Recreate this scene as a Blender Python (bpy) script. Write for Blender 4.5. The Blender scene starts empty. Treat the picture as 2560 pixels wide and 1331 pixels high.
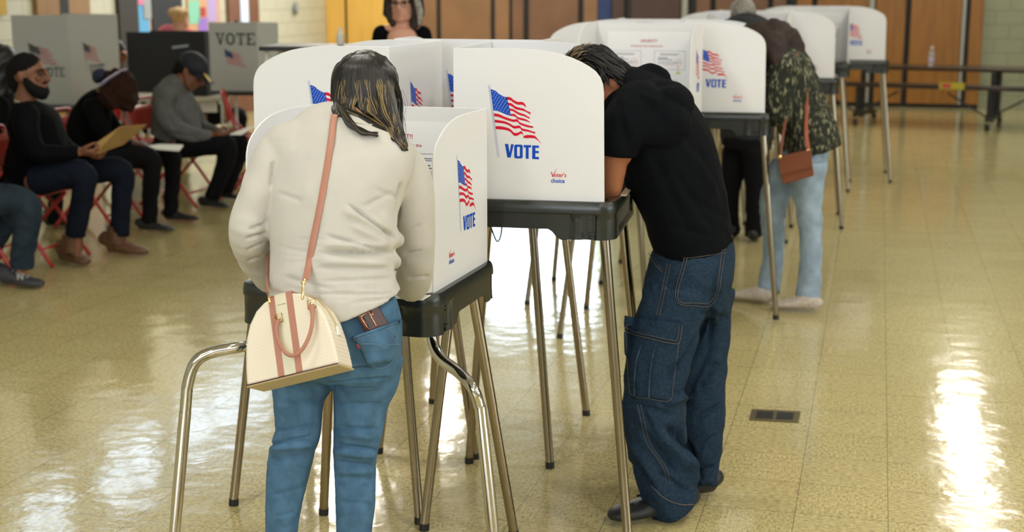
import bpy, bmesh, math, random
import numpy as np
from mathutils import Vector, Matrix, Euler
from mathutils.bvhtree import BVHTree
random.seed(7); np.random.seed(7)
S = bpy.context.scene
C = S.collection
# ------------------------------------------------------------------ camera
H = 1.75; F = 3500.0; TILT = math.radians(11.34)
cT, sT = math.cos(TILT), math.sin(TILT)
cam = bpy.data.cameras.new('camera'); camo = bpy.data.objects.new('camera', cam); C.objects.link(camo)
camo.location = (0, 0, H); camo.rotation_euler = (math.pi/2 - TILT, 0, 0)
cam.sensor_width = 36; cam.lens = 36*F/2560; cam.clip_end = 100
cam.dof.use_dof = True; cam.dof.focus_distance = 3.75; cam.dof.aperture_fstop = 3.4
S.camera = camo
# ------------------------------------------------------------------ world, exposure
w = bpy.data.worlds.new('world'); S.world = w; w.use_nodes = True
w.node_tree.nodes['Background'].inputs[0].default_value = (0.75, 0.85, 1, 1)
w.node_tree.nodes['Background'].inputs[1].default_value = 0.3
S.view_settings.view_transform = 'Standard'; S.view_settings.look = 'None'
S.view_settings.exposure = 0.52; S.view_settings.gamma = 1
S.view_settings.use_curve_mapping = False
S.cycles.use_denoising = True
S.cycles.max_bounces = 6; S.cycles.sample_clamp_indirect = 6
# ------------------------------------------------------------------ geometry helpers
YAW = math.radians(14.5)
U = Vector((math.cos(YAW), -math.sin(YAW), 0)); V = Vector((math.sin(YAW), math.cos(YAW), 0)); Z = Vector((0, 0, 1))
def ray(px, py):
    dx = (px-1280)/F; dy = -(py-665.5)/F
    return Vector((dx, cT + dy*sT, -sT + dy*cT))
def P(px, py, D):                       # the point seen there at ground distance D in front of the camera
    r = ray(px, py); return Vector((0, 0, H)) + r*(D/r.y)
def Gz(px, py, z=0.0):                  # on the level plane z
    r = ray(px, py); return Vector((0, 0, H)) + r*((z-H)/r.z)
def Wp(px, py, n, d):                   # on the plane p.n = d
    r = ray(px, py); o = Vector((0, 0, H)); return o + r*((d - o.dot(n))/r.dot(n))
def RW(u, v, z=0): return U*u + V*v + Z*z
def tag(o, label=None, cat=None, group=None, kind=None):
    if label: o['label'] = label
    if cat: o['category'] = cat
    if group: o['group'] = group
    if kind: o['kind'] = kind
    return o
def empty(name, loc, rz=0.0, label=None, cat=None, group=None):
    o = bpy.data.objects.new(name, None); C.objects.link(o); o.empty_display_size = 0.1
    o.location = loc; o.rotation_euler = (0, 0, rz)
    return tag(o, label, cat, group)
class MB:                               # collects shapes, then links them as one mesh object
    def __init__(s): s.v = []; s.f = []; s.m = []
    def add(s, vs, fs, m=0):
        b = len(s.v); s.v += [Vector(x) for x in vs]
        s.f += [tuple(b+i for i in f) for f in fs]; s.m += [m]*len(fs); return s
    def box(s, c, size, rot=None, m=0):
        hx, hy, hz = size[0]/2, size[1]/2, size[2]/2
        vs = [Vector((x*hx, y*hy, z*hz)) for z in (-1, 1) for y in (-1, 1) for x in (-1, 1)]
        if rot is not None: vs = [rot @ q for q in vs]
        c = Vector(c)
        return s.add([q+c for q in vs], [(0,2,3,1),(4,5,7,6),(0,1,5,4),(2,6,7,3),(0,4,6,2),(1,3,7,5)], m)
    def boxd(s, o, a, b, c, m=0):       # a box from a corner and three edge vectors
        o, a, b, c = map(Vector, (o, a, b, c))
        vs = [o, o+a, o+b, o+a+b, o+c, o+a+c, o+b+c, o+a+b+c]
        fl = a.cross(b).dot(c) < 0
        fs = [(0,2,3,1),(4,5,7,6),(0,1,5,4),(2,6,7,3),(0,4,6,2),(1,3,7,5)]
        if fl: fs = [tuple(reversed(f)) for f in fs]
        return s.add(vs, fs, m)
    def prism(s, pts, ext, m=0):        # polygon (3d points) pushed along ext
        n = len(pts); ext = Vector(ext); pts = [Vector(p) for p in pts]
        s.add(pts + [p+ext for p in pts], [tuple(range(n))[::-1], tuple(range(n, 2*n))] + [(i, (i+1) % n, n+(i+1) % n, n+i) for i in range(n)], m)
        return s
    def tube(s, pts, rad, n=12, hint=None, m=0, sub=0, caps=True, rnd=False):
        pts = [Vector(p) for p in pts]
        rr = [(r, r) if not isinstance(r, (tuple, list)) else tuple(r) for r in (rad if isinstance(rad, (list, tuple)) else [rad]*len(pts))]
        if sub: pts, rr = smooth_path(pts, rr, sub)
        if rnd:                         # rounded ends
            def endcap(p, q, r):
                d = (p-q); d.normalize(); k = min(r); out = []
                for a in (math.radians(28), math.radians(55), math.radians(78)):
                    out.append((p+d*k*math.sin(a), (r[0]*math.cos(a), r[1]*math.cos(a))))
                return out
            a = endcap(pts[0], pts[1], rr[0]); b = endcap(pts[-1], pts[-2], rr[-1])
            pts = [x[0] for x in reversed(a)] + pts + [x[0] for x in b]
            rr = [x[1] for x in reversed(a)] + rr + [x[1] for x in b]
        N = len(pts); rings = []
        h = Vector(hint) if hint is not None else None
        prev = None
        for i in range(N):
            t = (pts[min(i+1, N-1)] - pts[max(i-1, 0)])
            if t.length < 1e-9: t = Vector((0, 0, 1))
            t.normalize()
            if h is not None: a = h - t*h.dot(t)
            elif prev is None:
                q = Vector((0, 0, 1)) if abs(t.z) < .9 else Vector((1, 0, 0)); a = q - t*q.dot(t)
            else: a = prev - t*prev.dot(t)
            if a.length < 1e-6: a = t.orthogonal()
            a.normalize(); prev = a; b = t.cross(a)
            rings.append([pts[i] + a*math.cos(2*math.pi*k/n)*rr[i][0] + b*math.sin(2*math.pi*k/n)*rr[i][1] for k in range(n)])
        vs = [p for r in rings for p in r]
        fs = [(i*n+k, i*n+(k+1) % n, (i+1)*n+(k+1) % n, (i+1)*n+k) for i in range(N-1) for k in range(n)]
        if caps: fs += [tuple(range(n))[::-1], tuple(range((N-1)*n, N*n))]
        return s.add(vs, fs, m)
    def ell(s, c, r, rot=None, nu=20, nv=12, m=0):
        vs = []; c = Vector(c); r = (r, r, r) if not isinstance(r, (tuple, list)) else r
        for j in range(1, nv):
            th = math.pi*j/nv
            for i in range(nu):
                ph = 2*math.pi*i/nu
                q = Vector((r[0]*math.sin(th)*math.cos(ph), r[1]*math.sin(th)*math.sin(ph), r[2]*math.cos(th)))
                vs.append(q)
        vs += [Vector((0, 0, r[2])), Vector((0, 0, -r[2]))]
        if rot is not None: vs = [rot @ q for q in vs]
        vs = [q+c for q in vs]; T = (nv-1)*nu
        fs = [(j*nu+i, (j+1)*nu+i, (j+1)*nu+(i+1) % nu, j*nu+(i+1) % nu) for j in range(nv-2) for i in range(nu)]
        fs += [(T, i, (i+1) % nu) for i in range(nu)] + [(T+1, (nv-2)*nu+(i+1) % nu, (nv-2)*nu+i) for i in range(nu)]
        return s.add(vs, fs, m)
    def mesh(s, name, off=None):
        me = bpy.data.meshes.new(name)
        off = Vector(off) if off is not None else Vector((0, 0, 0))
        me.from_pydata([tuple(p-off) for p in s.v], [], s.f); me.update(); return me
    def build(s, name, mats, parent=None, smooth=False, off=None, bevel=0, angle=35, seg=2):
        me = s.mesh(name, off)
        if not isinstance(mats, (list, tuple)): mats = [mats]
        for m in mats: me.materials.append(m)
        if len(mats) > 1: me.polygons.foreach_set('material_index', s.m)
        o = bpy.data.objects.new(name, me); C.objects.link(o)
        if parent: o.parent = parent
        if smooth:
            me.polygons.foreach_set('use_smooth', [True]*len(me.polygons))
            if smooth == 'auto': me.set_sharp_from_angle(angle=math.radians(angle))
        if bevel:
            b = o.modifiers.new('bevel', 'BEVEL'); b.width = bevel; b.segments = seg; b.limit_method = 'ANGLE'
        return o
def smooth_path(pts, rr, sub):
    out = []; ro = []; N = len(pts)
    for i in range(N-1):
        p0, p1, p2, p3 = pts[max(i-1, 0)], pts[i], pts[i+1], pts[min(i+2, N-1)]
        r0, r1, r2, r3 = rr[max(i-1, 0)], rr[i], rr[i+1], rr[min(i+2, N-1)]
        for k in range(sub):
            t = k/sub; f = lambda a, b, c, d: 0.5*((2*b)+(-a+c)*t+(2*a-5*b+4*c-d)*t*t+(-a+3*b-3*c+d)*t**3)
            out.append(f(p0, p1, p2, p3))
            ro.append(tuple(max(1e-4, f(r0[j], r1[j], r2[j], r3[j])) for j in (0, 1)))
    out.append(pts[-1]); ro.append(rr[-1]); return out, ro
def copy_tree(o, parent=None):
    c = o.copy(); C.objects.link(c)
    if parent is not None: c.parent = parent
    for ch in list(o.children): copy_tree(ch, c)
    return c
# ------------------------------------------------------------------ materials
def mat(name, col, rough=0.6, metal=0.0, bump=0.0, bscale=40, var=0.0, vscale=6, spec=0.5, coat=0.0, emit=None, est=1.0, sheen=0, sss=0, stretch=None, col2=None, trans=0):
    m = bpy.data.materials.new(name); m.use_nodes = True; nt = m.node_tree; N = nt.nodes; L = nt.links
    b = N['Principled BSDF']; b.inputs['Base Color'].default_value = (*col, 1); b.inputs['Roughness'].default_value = rough
    b.inputs['Metallic'].default_value = metal; b.inputs['Specular IOR Level'].default_value = spec
    b.inputs['Coat Weight'].default_value = coat; b.inputs['Sheen Weight'].default_value = sheen
    if trans: b.inputs['Transmission Weight'].default_value = trans
    if sss:
        b.inputs['Subsurface Weight'].default_value = sss; b.inputs['Subsurface Radius'].default_value = (.01, .004, .002)
    if emit: b.inputs['Emission Color'].default_value = (*emit, 1); b.inputs['Emission Strength'].default_value = est
    tc = N.new('ShaderNodeTexCoord'); vec = tc.outputs['Object']
    if stretch:
        mp = N.new('ShaderNodeMapping'); mp.inputs['Scale'].default_value = stretch; L.new(vec, mp.inputs[0]); vec = mp.outputs[0]
    if var or col2:
        nz = N.new('ShaderNodeTexNoise'); nz.inputs['Scale'].default_value = vscale; nz.inputs['Detail'].default_value = 5; L.new(vec, nz.inputs[0])
        rp = N.new('ShaderNodeValToRGB'); L.new(nz.outputs[0], rp.inputs[0])
        c2 = col2 or tuple(max(0, c*(1-var)) for c in col); c1 = col if col2 else tuple(min(1, c*(1+var)) for c in col)
        rp.color_ramp.elements[0].color = (*c2, 1); rp.color_ramp.elements[1].color = (*c1, 1)
        rp.color_ramp.elements[0].position = 0.35; rp.color_ramp.elements[1].position = 0.65
        L.new(rp.outputs[0], b.inputs['Base Color'])
    if bump:
        nb = N.new('ShaderNodeTexNoise'); nb.inputs['Scale'].default_value = bscale; nb.inputs['Detail'].default_value = 4; L.new(vec, nb.inputs[0])
        bp = N.new('ShaderNodeBump'); bp.inputs['Strength'].default_value = bump; bp.inputs['Distance'].default_value = 0.01
        L.new(nb.outputs[0], bp.inputs['Height']); L.new(bp.outputs[0], b.inputs['Normal'])
    return m
def block_mat(name, col):
    m = mat(name, col, 0.45); nt = m.node_tree; N = nt.nodes; L = nt.links; b = N['Principled BSDF']
    tc = N.new('ShaderNodeTexCoord'); mp = N.new('ShaderNodeMapping'); mp.inputs['Rotation'].default_value = (0, 0, YAW)
    L.new(tc.outputs['Object'], mp.inputs[0]); sp = N.new('ShaderNodeSeparateXYZ'); L.new(mp.outputs[0], sp.inputs[0])
    ad = N.new('ShaderNodeMath'); L.new(sp.outputs[0], ad.inputs[0]); L.new(sp.outputs[1], ad.inputs[1])
    cb = N.new('ShaderNodeCombineXYZ'); L.new(ad.outputs[0], cb.inputs[0]); L.new(sp.outputs[2], cb.inputs[1])
    br = N.new('ShaderNodeTexBrick'); br.inputs['Scale'].default_value = 1; br.inputs['Brick Width'].default_value = .4; br.inputs['Row Height'].default_value = .2
    br.inputs['Mortar Size'].default_value = .006
    br.inputs['Color1'].default_value = (*col, 1); br.inputs['Color2'].default_value = (*[c*.96 for c in col], 1); br.inputs['Mortar'].default_value = (*[c*.62 for c in col], 1)
    L.new(cb.outputs[0], br.inputs[0]); L.new(br.outputs[0], b.inputs['Base Color'])
    return m
def floor_mat():
    m = mat('floor_tile', (.4, .35, .22), 0.16, spec=.62); nt = m.node_tree; N = nt.nodes; L = nt.links; b = N['Principled BSDF']
    tc = N.new('ShaderNodeTexCoord'); mp = N.new('ShaderNodeMapping'); mp.inputs['Rotation'].default_value = (0, 0, YAW); mp.inputs['Location'].default_value = (-.11, 0, 0)
    L.new(tc.outputs['Object'], mp.inputs[0])
    br = N.new('ShaderNodeTexBrick'); br.offset = 0; br.inputs['Scale'].default_value = 1; br.inputs['Brick Width'].default_value = .3048; br.inputs['Row Height'].default_value = .3048
    br.inputs['Mortar Size'].default_value = .0012; br.inputs['Mortar Smooth'].default_value = .3; br.inputs['Bias'].default_value = 0
    br.inputs['Color1'].default_value = (.505, .435, .22, 1); br.inputs['Color2'].default_value = (.535, .465, .24, 1); br.inputs['Mortar'].default_value = (.12, .1, .06, 1)
    L.new(mp.outputs[0], br.inputs[0])
    # stretched marbling whose direction turns from tile to tile
    ck = N.new('ShaderNodeTexChecker'); ck.inputs['Scale'].default_value = 1/.3048; L.new(mp.outputs[0], ck.inputs[0])
    def sp(scale, sx, sy):
        q = N.new('ShaderNodeMapping'); q.inputs['Scale'].default_value = (sx, sy, 1); L.new(mp.outputs[0], q.inputs[0])
        n = N.new('ShaderNodeTexNoise'); n.inputs['Scale'].default_value = scale; n.inputs['Detail'].default_value = 6; n.inputs['Roughness'].default_value = .7; L.new(q.outputs[0], n.inputs[0]); return n
    a = sp(105, 1, .45); c = sp(105, .45, 1)
    mx = N.new('ShaderNodeMix'); mx.data_type = 'FLOAT'; L.new(ck.outputs['Fac'], mx.inputs[0]); L.new(a.outputs[0], mx.inputs[2]); L.new(c.outputs[0], mx.inputs[3])
    rp = N.new('ShaderNodeValToRGB'); L.new(mx.outputs[0], rp.inputs[0]); e = rp.color_ramp.elements
    e[0].position = .36; e[0].color = (.58, .51, .42, 1); e[1].position = .66; e[1].color = (1.3, 1.3, 1.25, 1)
    q = e.new(.47); q.color = (.92, .9, .85, 1)
    ml = N.new('ShaderNodeMix'); ml.data_type = 'RGBA'; ml.blend_type = 'MULTIPLY'; ml.inputs[0].default_value = 1
    L.new(br.outputs[0], ml.inputs[6]); L.new(rp.outputs[0], ml.inputs[7]); L.new(ml.outputs[2], b.inputs['Base Color'])
    # waxed surface: slow waves and brush marks
    n1 = N.new('ShaderNodeTexNoise'); n1.inputs['Scale'].default_value = 5.5; n1.inputs['Detail'].default_value = 3; L.new(mp.outputs[0], n1.inputs[0])
    n2 = N.new('ShaderNodeTexNoise'); n2.inputs['Scale'].default_value = 55; n2.inputs['Detail'].default_value = 3; L.new(mp.outputs[0], n2.inputs[0])
    m2 = N.new('ShaderNodeMath'); m2.operation = 'MULTIPLY'; m2.inputs[1].default_value = .035; L.new(n2.outputs[0], m2.inputs[0])
    ad = N.new('ShaderNodeMath'); L.new(n1.outputs[0], ad.inputs[0]); L.new(m2.outputs[0], ad.inputs[1])
    bp = N.new('ShaderNodeBump'); bp.inputs['Strength'].default_value = .26; bp.inputs['Distance'].default_value = .012; L.new(ad.outputs[0], bp.inputs['Height']); L.new(bp.outputs[0], b.inputs['Normal'])
    n3 = N.new('ShaderNodeTexNoise'); n3.inputs['Scale'].default_value = 3; n3.inputs['Detail'].default_value = 6; L.new(mp.outputs[0], n3.inputs[0])
    mr = N.new('ShaderNodeMapRange'); mr.inputs[3].default_value = .06; mr.inputs[4].default_value = .17; L.new(n3.outputs[0], mr.inputs[0]); L.new(mr.outputs[0], b.inputs['Roughness'])
    return m
M = {}
M['floor'] = floor_mat()
M['cream'] = block_mat('cream_block', (.62, .60, .47)); M['green'] = block_mat('green_block', (.30, .31, .20))
M['ceiling'] = mat('ceiling_tile', (.7, .7, .66), .8)
M['brownwall'] = mat('brown_panel', (.17, .082, .042), .45, var=.12, vscale=2)
M['midwall'] = mat('mid_brown_panel', (.235, .12, .055), .45, var=.1, vscale=2)
M['darkwall'] = mat('dark_brown_panel', (.06, .03, .022), .45, var=.1, vscale=2)
M['ochre'] = mat('ochre_wood', (.28, .115, .012), .4, var=.15, vscale=5, stretch=(3, 3, .3))
M['yellow'] = mat('yellow_wood', (.80, .47, .10), .4, var=.08, vscale=4, stretch=(3, 3, .3))
M['black'] = mat('black_gap', (.01, .01, .01), .6)
M['blue'] = mat('blue_panel', (.012, .03, .12), .5)
M['metal_strip'] = mat('metal_strip', (.35, .33, .28), .4, .6)
M['winlight'] = mat('window_daylight', (.8, .9, 1), .5, emit=(.72, .86, 1), est=14)
M['lamp'] = mat('lamp_glow', (1, 1, .9), .5, emit=(1, .96, .88), est=50)
M['lampframe'] = mat('lamp_housing', (.6, .6, .58), .4)
M['plastic'] = mat('screen_plastic', (.76, .765, .785), .42, bump=.03, bscale=300, sss=.0)
M['tray'] = mat('tray_plastic', (.015, .018, .016), .26, bump=.04, bscale=250, spec=.6)
M['traydark'] = mat('tray_dark', (.012, .012, .013), .35)
M['chrome'] = mat('leg_steel', (.34, .29, .21), .2, 1.0, bump=.02, bscale=60, stretch=(1, 1, .1))
M['chrome2'] = mat('bent_leg_chrome', (.6, .58, .55), .12, 1.0)
M['rubber'] = mat('black_rubber', (.01, .01, .01), .5)
M['pblue'] = mat('print_blue', (.0, .065, .50), .5, spec=.2); M['pred'] = mat('print_red', (.62, .004, .03), .5, spec=.2); M['pwhite'] = mat('print_white', (.85, .86, .88), .5)
M['pgrey'] = mat('print_slate', (.03, .04, .05), .5); M['pline'] = mat('print_line', (.25, .32, .62), .5); M['pink'] = mat('print_faded_red', (.42, .09, .10), .6)
M['ink'] = mat('print_ink', (.05, .04, .09), .6); M['inkred'] = mat('print_crimson', (.45, .02, .04), .6); M['green_ink'] = mat('print_green', (.03, .12, .07), .6); M['yel_ink'] = mat('print_yellow', (.6, .6, .1), .6); M['palepink'] = mat('print_pale_pink', (.8, .45, .45), .6)
M['card'] = mat('grey_card', (.46, .47, .44), .7, bump=.03, bscale=120); M['paper'] = mat('paper', (.8, .78, .72), .6)
M['manila'] = mat('manila', (.42, .26, .09), .6, var=.06); M['beige'] = mat('beige_board', (.62, .47, .33), .5)
M['cord'] = mat('teal_cord', (.0, .07, .11), .4)
M['red'] = mat('red_paint', (.42, .015, .012), .3, spec=.6); M['brass'] = mat('floor_brass', (.16, .13, .05), .35, .7, bump=.2, bscale=200)
M['tabletop'] = mat('table_laminate', (.52, .49, .38), .4)
M['darkmetal'] = mat('dark_metal', (.015, .014, .014), .35, .3)
# ------------------------------------------------------------------ room shell
UL, UR, VB, VF, CH = -8.6, 15.0, -7.0, 21.4, 4.4
def quad(name, a, b, c, d, m, kind='structure', th=None):
    mb = MB(); n = (Vector(b)-Vector(a)).cross(Vector(d)-Vector(a)).normalized()
    mb.prism([a, b, c, d], -n*(th or .1)); o = mb.build(name, m); return tag(o, kind=kind)
quad('floor', RW(UL, VB), RW(UR, VB), RW(UR, VF), RW(UL, VF), M['floor'])
quad('ceiling', RW(UL, VB, CH), RW(UL, VF, CH), RW(UR, VF, CH), RW(UR, VB, CH), M['ceiling'])
quad('wall_left', RW(UL, VB), RW(UL, VF), RW(UL, VF, CH), RW(UL, VB, CH), M['cream'])
quad('wall_far', RW(UL, VF), RW(UR, VF), RW(UR, VF, CH), RW(UL, VF, CH), M['green'])
quad('wall_right', RW(UR, VF), RW(UR, VB), RW(UR, VB, CH), RW(UR, VF, CH), M['cream'])
quad('wall_near', RW(UR, VB), RW(UL, VB), RW(UL, VB, CH), RW(UR, VB, CH), M['cream'])
def fu(px, d=VF): q = Wp(px, 60, V, d); return q.dot(U)         # u on the far wall
def lv(px, d=UL): q = Wp(px, 60, U, d); return q.dot(V)         # v on the left wall
# far wall panelling: each leaf is a thing of its own
far = [(820, 866, 'yellow'), (873, 985, 'yellow'), (985, 1095, 'midwall'), (1106, 1230, 'midwall'), (1241, 1276, 'midwall'), (1284, 1312, 'brownwall'), (1326, 1448, 'brownwall'),
       (1462, 1496, 'midwall'), (1532, 1562, 'darkwall'), (1580, 1702, 'darkwall'), (1742, 1776, 'brownwall'), (1790, 1920, 'brownwall'), (1932, 1965, 'brownwall'),
       (1992, 2028, 'ochre'), (2042, 2170, 'ochre'), (2188, 2262, 'ochre'), (2276, 2402, 'ochre'), (2424, 2457, 'ochre')]
mb = MB(); mb.boxd(RW(fu(815), VF-.005, 0), U*(fu(2457)-fu(815)), V*-.03, Z*1.88); tag(mb.build('wall_far_backing', M['black']), kind='structure')
nm = {'yellow': 'yellow wood door leaf', 'midwall': 'mid brown folding partition leaf', 'brownwall': 'brown folding partition leaf', 'darkwall': 'dark brown folding partition leaf', 'ochre': 'ochre wood partition leaf'}
for k, (a, b, m) in enumerate(far):
    mb = MB(); mb.boxd(RW(fu(a), VF-.035, .06), U*(fu(b)-fu(a)), V*-.05, Z*1.8)
    o = mb.build('partition_panel', M[m], bevel=.006)
    d = ['rightmost of its row, against the green block wall', 'leftmost of its row, beside the cream wall'][0 if k == len(far)-1 else 1] if k in (0, len(far)-1) else None
    pos = {0: 'narrow, beside the cream wall corner', 1: 'wide, behind the standing woman in black', 2: 'just right of the standing woman in black', 3: 'wide, second right of the woman in black',
           4: 'narrow, above the white screen facing the wall', 5: 'narrowest, between two black joints', 6: 'wide, above the right end of the nearest cluster', 7: 'narrow, left of the blue strip',
           8: 'narrow, right of the blue strip', 9: 'wide, above the second cluster of booths', 10: 'narrow, left of the grey haired man', 11: 'wide, behind the grey haired man', 12: 'narrow, right of the grey haired man',
           13: 'narrow, left end of the ochre row', 14: 'wide, above the farthest booth', 15: 'right behind the farthest booth corner', 16: 'wide, behind the bottle on the bench table', 17: 'narrow, against the green block wall'}[k]
    tag(o, nm[m]+', '+pos, 'partition', 'partition leaves along the far wall')
for a, b, m, l in ((1498, 1530, 'blue', 'dark blue upright strip between brown partition leaves'), (1706, 1720, 'metal_strip', 'grey metal jamb right of dark partition leaf'), (2172, 2184, 'metal_strip', 'grey metal jamb above the farthest booth'), (2404, 2412, 'metal_strip', 'thin metal jamb near the green block wall')):
    mb = MB(); mb.boxd(RW(fu(a), VF-.035, .06), U*(fu(b)-fu(a)), V*-.06, Z*1.8); tag(mb.build('door_jamb', M[m]), l, 'door jamb')
# left wall: wainscot, doors, notice boards
def lbox(name, a, b, z0, z1, m, th=.06, d=UL):
    mb = MB(); mb.boxd(RW(d+.003, lv(a), z0), V*(lv(b)-lv(a)), U*th, Z*(z1-z0)); return mb.build(name, M[m], bevel=.004)
M['wainscot'] = mat('wainscot_wood', (.09, .04, .03), .5); M['doorbrown'] = mat('door_brown', (.20, .085, .05), .4, var=.1)
M['doorgold'] = mat('door_golden', (.30, .15, .03), .4, var=.12, stretch=(3, 3, .3)); M['alcove'] = mat('alcove_dark', (.03, .022, .014), .6)
tag(lbox('trim_1', 640, 812, 0, .82, 'wainscot', .03), kind='structure')
for n_, a, b, m in (('door_1', 85, 142, 'doorgold'), ('door_2', 164, 218, 'doorgold')): tag(lbox(n_, a, b, 0, 2.3, m, .05), kind='structure')
tag(lbox('trim_2', 142, 164, 0, 2.3, 'black', .055), kind='structure'); tag(lbox('trim_3', 290, 338, 0, 2.6, 'alcove', .05), kind='structure')  # the last is a flat dark panel, alcove shade put into its colour
tag(lbox('door_3', 376, 452, 0, 2.3, 'black', .03), kind='structure')  # black sheet stands in for the unlit opening of the doorway
d4 = tag(lbox('door_4', 566, 641, 0, 2.2, 'doorbrown', .05), kind='structure')
M['glass_pane'] = mat('bright_pane', (.55, .65, .75), .2, emit=(.6, .75, .95), est=.45)
mb = MB(); mb.boxd(RW(UL+.052, lv(594), 1.25), V*(lv(612)-lv(594)), U*.012, Z*.8); mb.build('door_window', M['glass_pane'], d4)
M['cyan_paper'] = mat('cyan_paper', (.12, .42, .75), .6); M['mint'] = mat('mint_paper', (.25, .62, .45), .6); M['violet'] = mat('violet_paper', (.33, .18, .62), .6)
M['peach'] = mat('peach_board', (.65, .36, .2), .7); M['pinkpaper'] = mat('pink_paper', (.75, .2, .4), .6); M['greypaper'] = mat('grey_paper', (.35, .37, .38), .6); M['redpaper'] = mat('red_paper', (.45, .05, .05), .6); M['lilac'] = mat('lilac_paper', (.5, .36, .66), .6)
tag(lbox('notice_board', 466, 548, 1.15, 2.3, 'peach', .02), 'peach notice board hung with pastel sheets between two doorways', 'notice board')
tag(lbox('notice_board', 337, 374, 1.0, 2.3, 'peach', .02), 'narrow notice board with blue sheet left of dark doorway', 'notice board')
for a, b, y0, y1, m, l in ((342, 374, 82, 8, 'cyan_paper', 'sky blue poster left of the dark doorway'), (344, 357, 12, -30, 'pinkpaper', 'pink sheet above the sky blue poster'), (361, 376, 48, -30, 'greypaper', 'grey sheet overlapping the sky blue poster'),
                           (476, 500, 60, 0, 'mint', 'mint green sheet on the peach notice board'), (503, 516, 42, 18, 'redpaper', 'small dark red card on the peach notice board'), (500, 521, 102, 44, 'violet', 'violet sheet hanging at the foot of the notice board'), (522, 543, 55, -20, 'lilac', 'lilac sheet at the right of the peach notice board')):
    p0 = Wp(a, y0, U, UL+.04); p1 = Wp(b, y1, U, UL+.04); d_ = .024 if m in ('cyan_paper', 'mint', 'violet', 'redpaper', 'lilac') else .034
    mb = MB(); mb.boxd(RW(UL+d_, p0.dot(V), p0.z), V*(p1.dot(V)-p0.dot(V)), U*.004, Z*(p1.z-p0.z)); tag(mb.build('paper_sheet', M[m]), l, 'poster')
# daylight windows high on the walls, two unseen ones added as fill, lamps on the ceiling
M['windim'] = mat('window_soft', (.8, .9, 1), .5, emit=(.80, .88, 1), est=5.5); M['winleft'] = mat('window_sky', (.8, .9, 1), .5, emit=(.62, .78, 1), est=5)
def window(n, plane, a, b, z0, z1, nm_=4, wm='winlight'):
    fr = MB(); gl = MB(); L_ = b-a
    if plane == 'far': o = RW(a, VF-.10, z0); ax = U; nn = V*-1
    elif plane == 'left': o = RW(UL+.01, a, z0); ax = V; nn = U
    elif plane == 'near': o = RW(a, VB+.01, z0); ax = U; nn = V
    else: o = RW(UR-.01, a, z0); ax = V; nn = U*-1
    gl.boxd(o, ax*L_, nn*.02, Z*(z1-z0))
    t = .05
    for k in range(nm_+1): fr.boxd(o+ax*(L_-t)*k/nm_, ax*t, nn*.07, Z*(z1-z0))
    for z in (0, z1-z0-t): fr.boxd(o+Z*z, ax*L_, nn*.06, Z*t)
    g = gl.build('window_%d' % n, M[wm]); tag(g, kind='structure'); f = fr.build('window_frame', M['metal_strip'], g)
window(1, 'far', fu(1215), fu(1500), 1.95, 3.3, 3)
window(2, 'left', lv(-60), lv(95), 3.75, 4.3, 2, 'winleft')
window(3, 'left', lv(170), lv(330), 3.75, 4.3, 2, 'winleft')
window(4, 'left', lv(380), lv(640), 3.75, 4.3, 3, 'winleft')
window(5, 'near', -6, 2, 2.3, 4.1, 6, 'windim')  # unseen, added to light the surfaces that face the camera
window(6, 'right', -3, 8, 2.2, 3.9, 6, 'windim')  # unseen, added as soft fill from the right
def lamp(u, v, l=1.2, w_=.6, e='lamp'):
    o = empty('ceiling_light', RW(u, v, CH), -YAW, 'square glowing ceiling light panel above the hall', 'ceiling light', 'ceiling lights'); 
    MB().box((0, 0, -.045), (w_+.08, l+.08, .08)).build('housing', M['lampframe'], o)
    MB().box((0, 0, -.09), (w_, l, .02)).build('diffuser', M[e], o)
for u in (-2.4, 1.4, 5.2, 9.0):
    for v in (-3.5, -.5, 2.6, 5.6, 8.6, 11.6, 14.7, 17.7, 20.6):
        if u < -2 and v > 7: continue
        if u > 2 and v > 8: continue
        lamp(u, v, .42, .42)
M['lampbright'] = mat('lamp_glow_bright', (1, 1, .9), .5, emit=(1, .96, .86), est=120)
for v in (15.2, 18.6): lamp(-6.0, v, .5, .5, 'lampbright')
# ------------------------------------------------------------------ voting booths
PW, PD, PH = .56, .475, .474          # screen width, depth, height
TW, TD = .60, .545                   # tray
KG = .00125/4.93
FL = dict(
 canton=[(140,130),(200,150),(250,190),(300,218),(340,225),(355,290),(375,370),(392,452),(340,440),(270,410),(220,392),(175,390),(160,280)],
 st=[[(335,222,258),(385,225,265),(430,260,295),(480,280,315),(530,280,315),(565,305,335),(580,345,352)],
 [(352,290,322),(400,300,335),(450,335,370),(500,350,380),(550,362,390),(585,385,405),(634,405,432)],
 [(372,360,390),(415,368,395),(450,385,415),(500,412,440),(560,430,455),(600,455,475),(625,465,482)],
 [(388,425,452),(440,430,458),(480,465,490),(540,478,505),(590,495,515),(628,525,532)],
 [(180,423,460),(240,432,468),(300,458,490),(360,478,510),(420,495,525),(470,490,522),(500,525,552),(560,548,575),(620,565,590),(668,575,592)],
 [(190,500,535),(250,508,540),(320,520,550),(380,545,575),(430,572,605),(500,568,600),(530,600,630),(600,615,640),(660,635,655),(692,640,668)],
 [(200,580,615),(260,580,620),(320,590,625),(380,610,645),(430,655,692),(475,655,690),(520,635,665),(545,672,690)],
 [(545,698,716),(580,682,720),(640,680,718),(690,690,722),(730,735,750),(765,780,785)]],
 V=[(315,795),(358,795),(375,905),(392,797),(427,797),(388,962),(347,962)], T=[(548,803),(642,803),(642,833),(612,833),(612,972),(575,972),(575,833),(548,833)],
 E=[(655,805),(740,808),(740,835),(695,835),(695,872),(737,872),(737,900),(695,900),(695,945),(740,947),(740,975),(655,973)])
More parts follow.
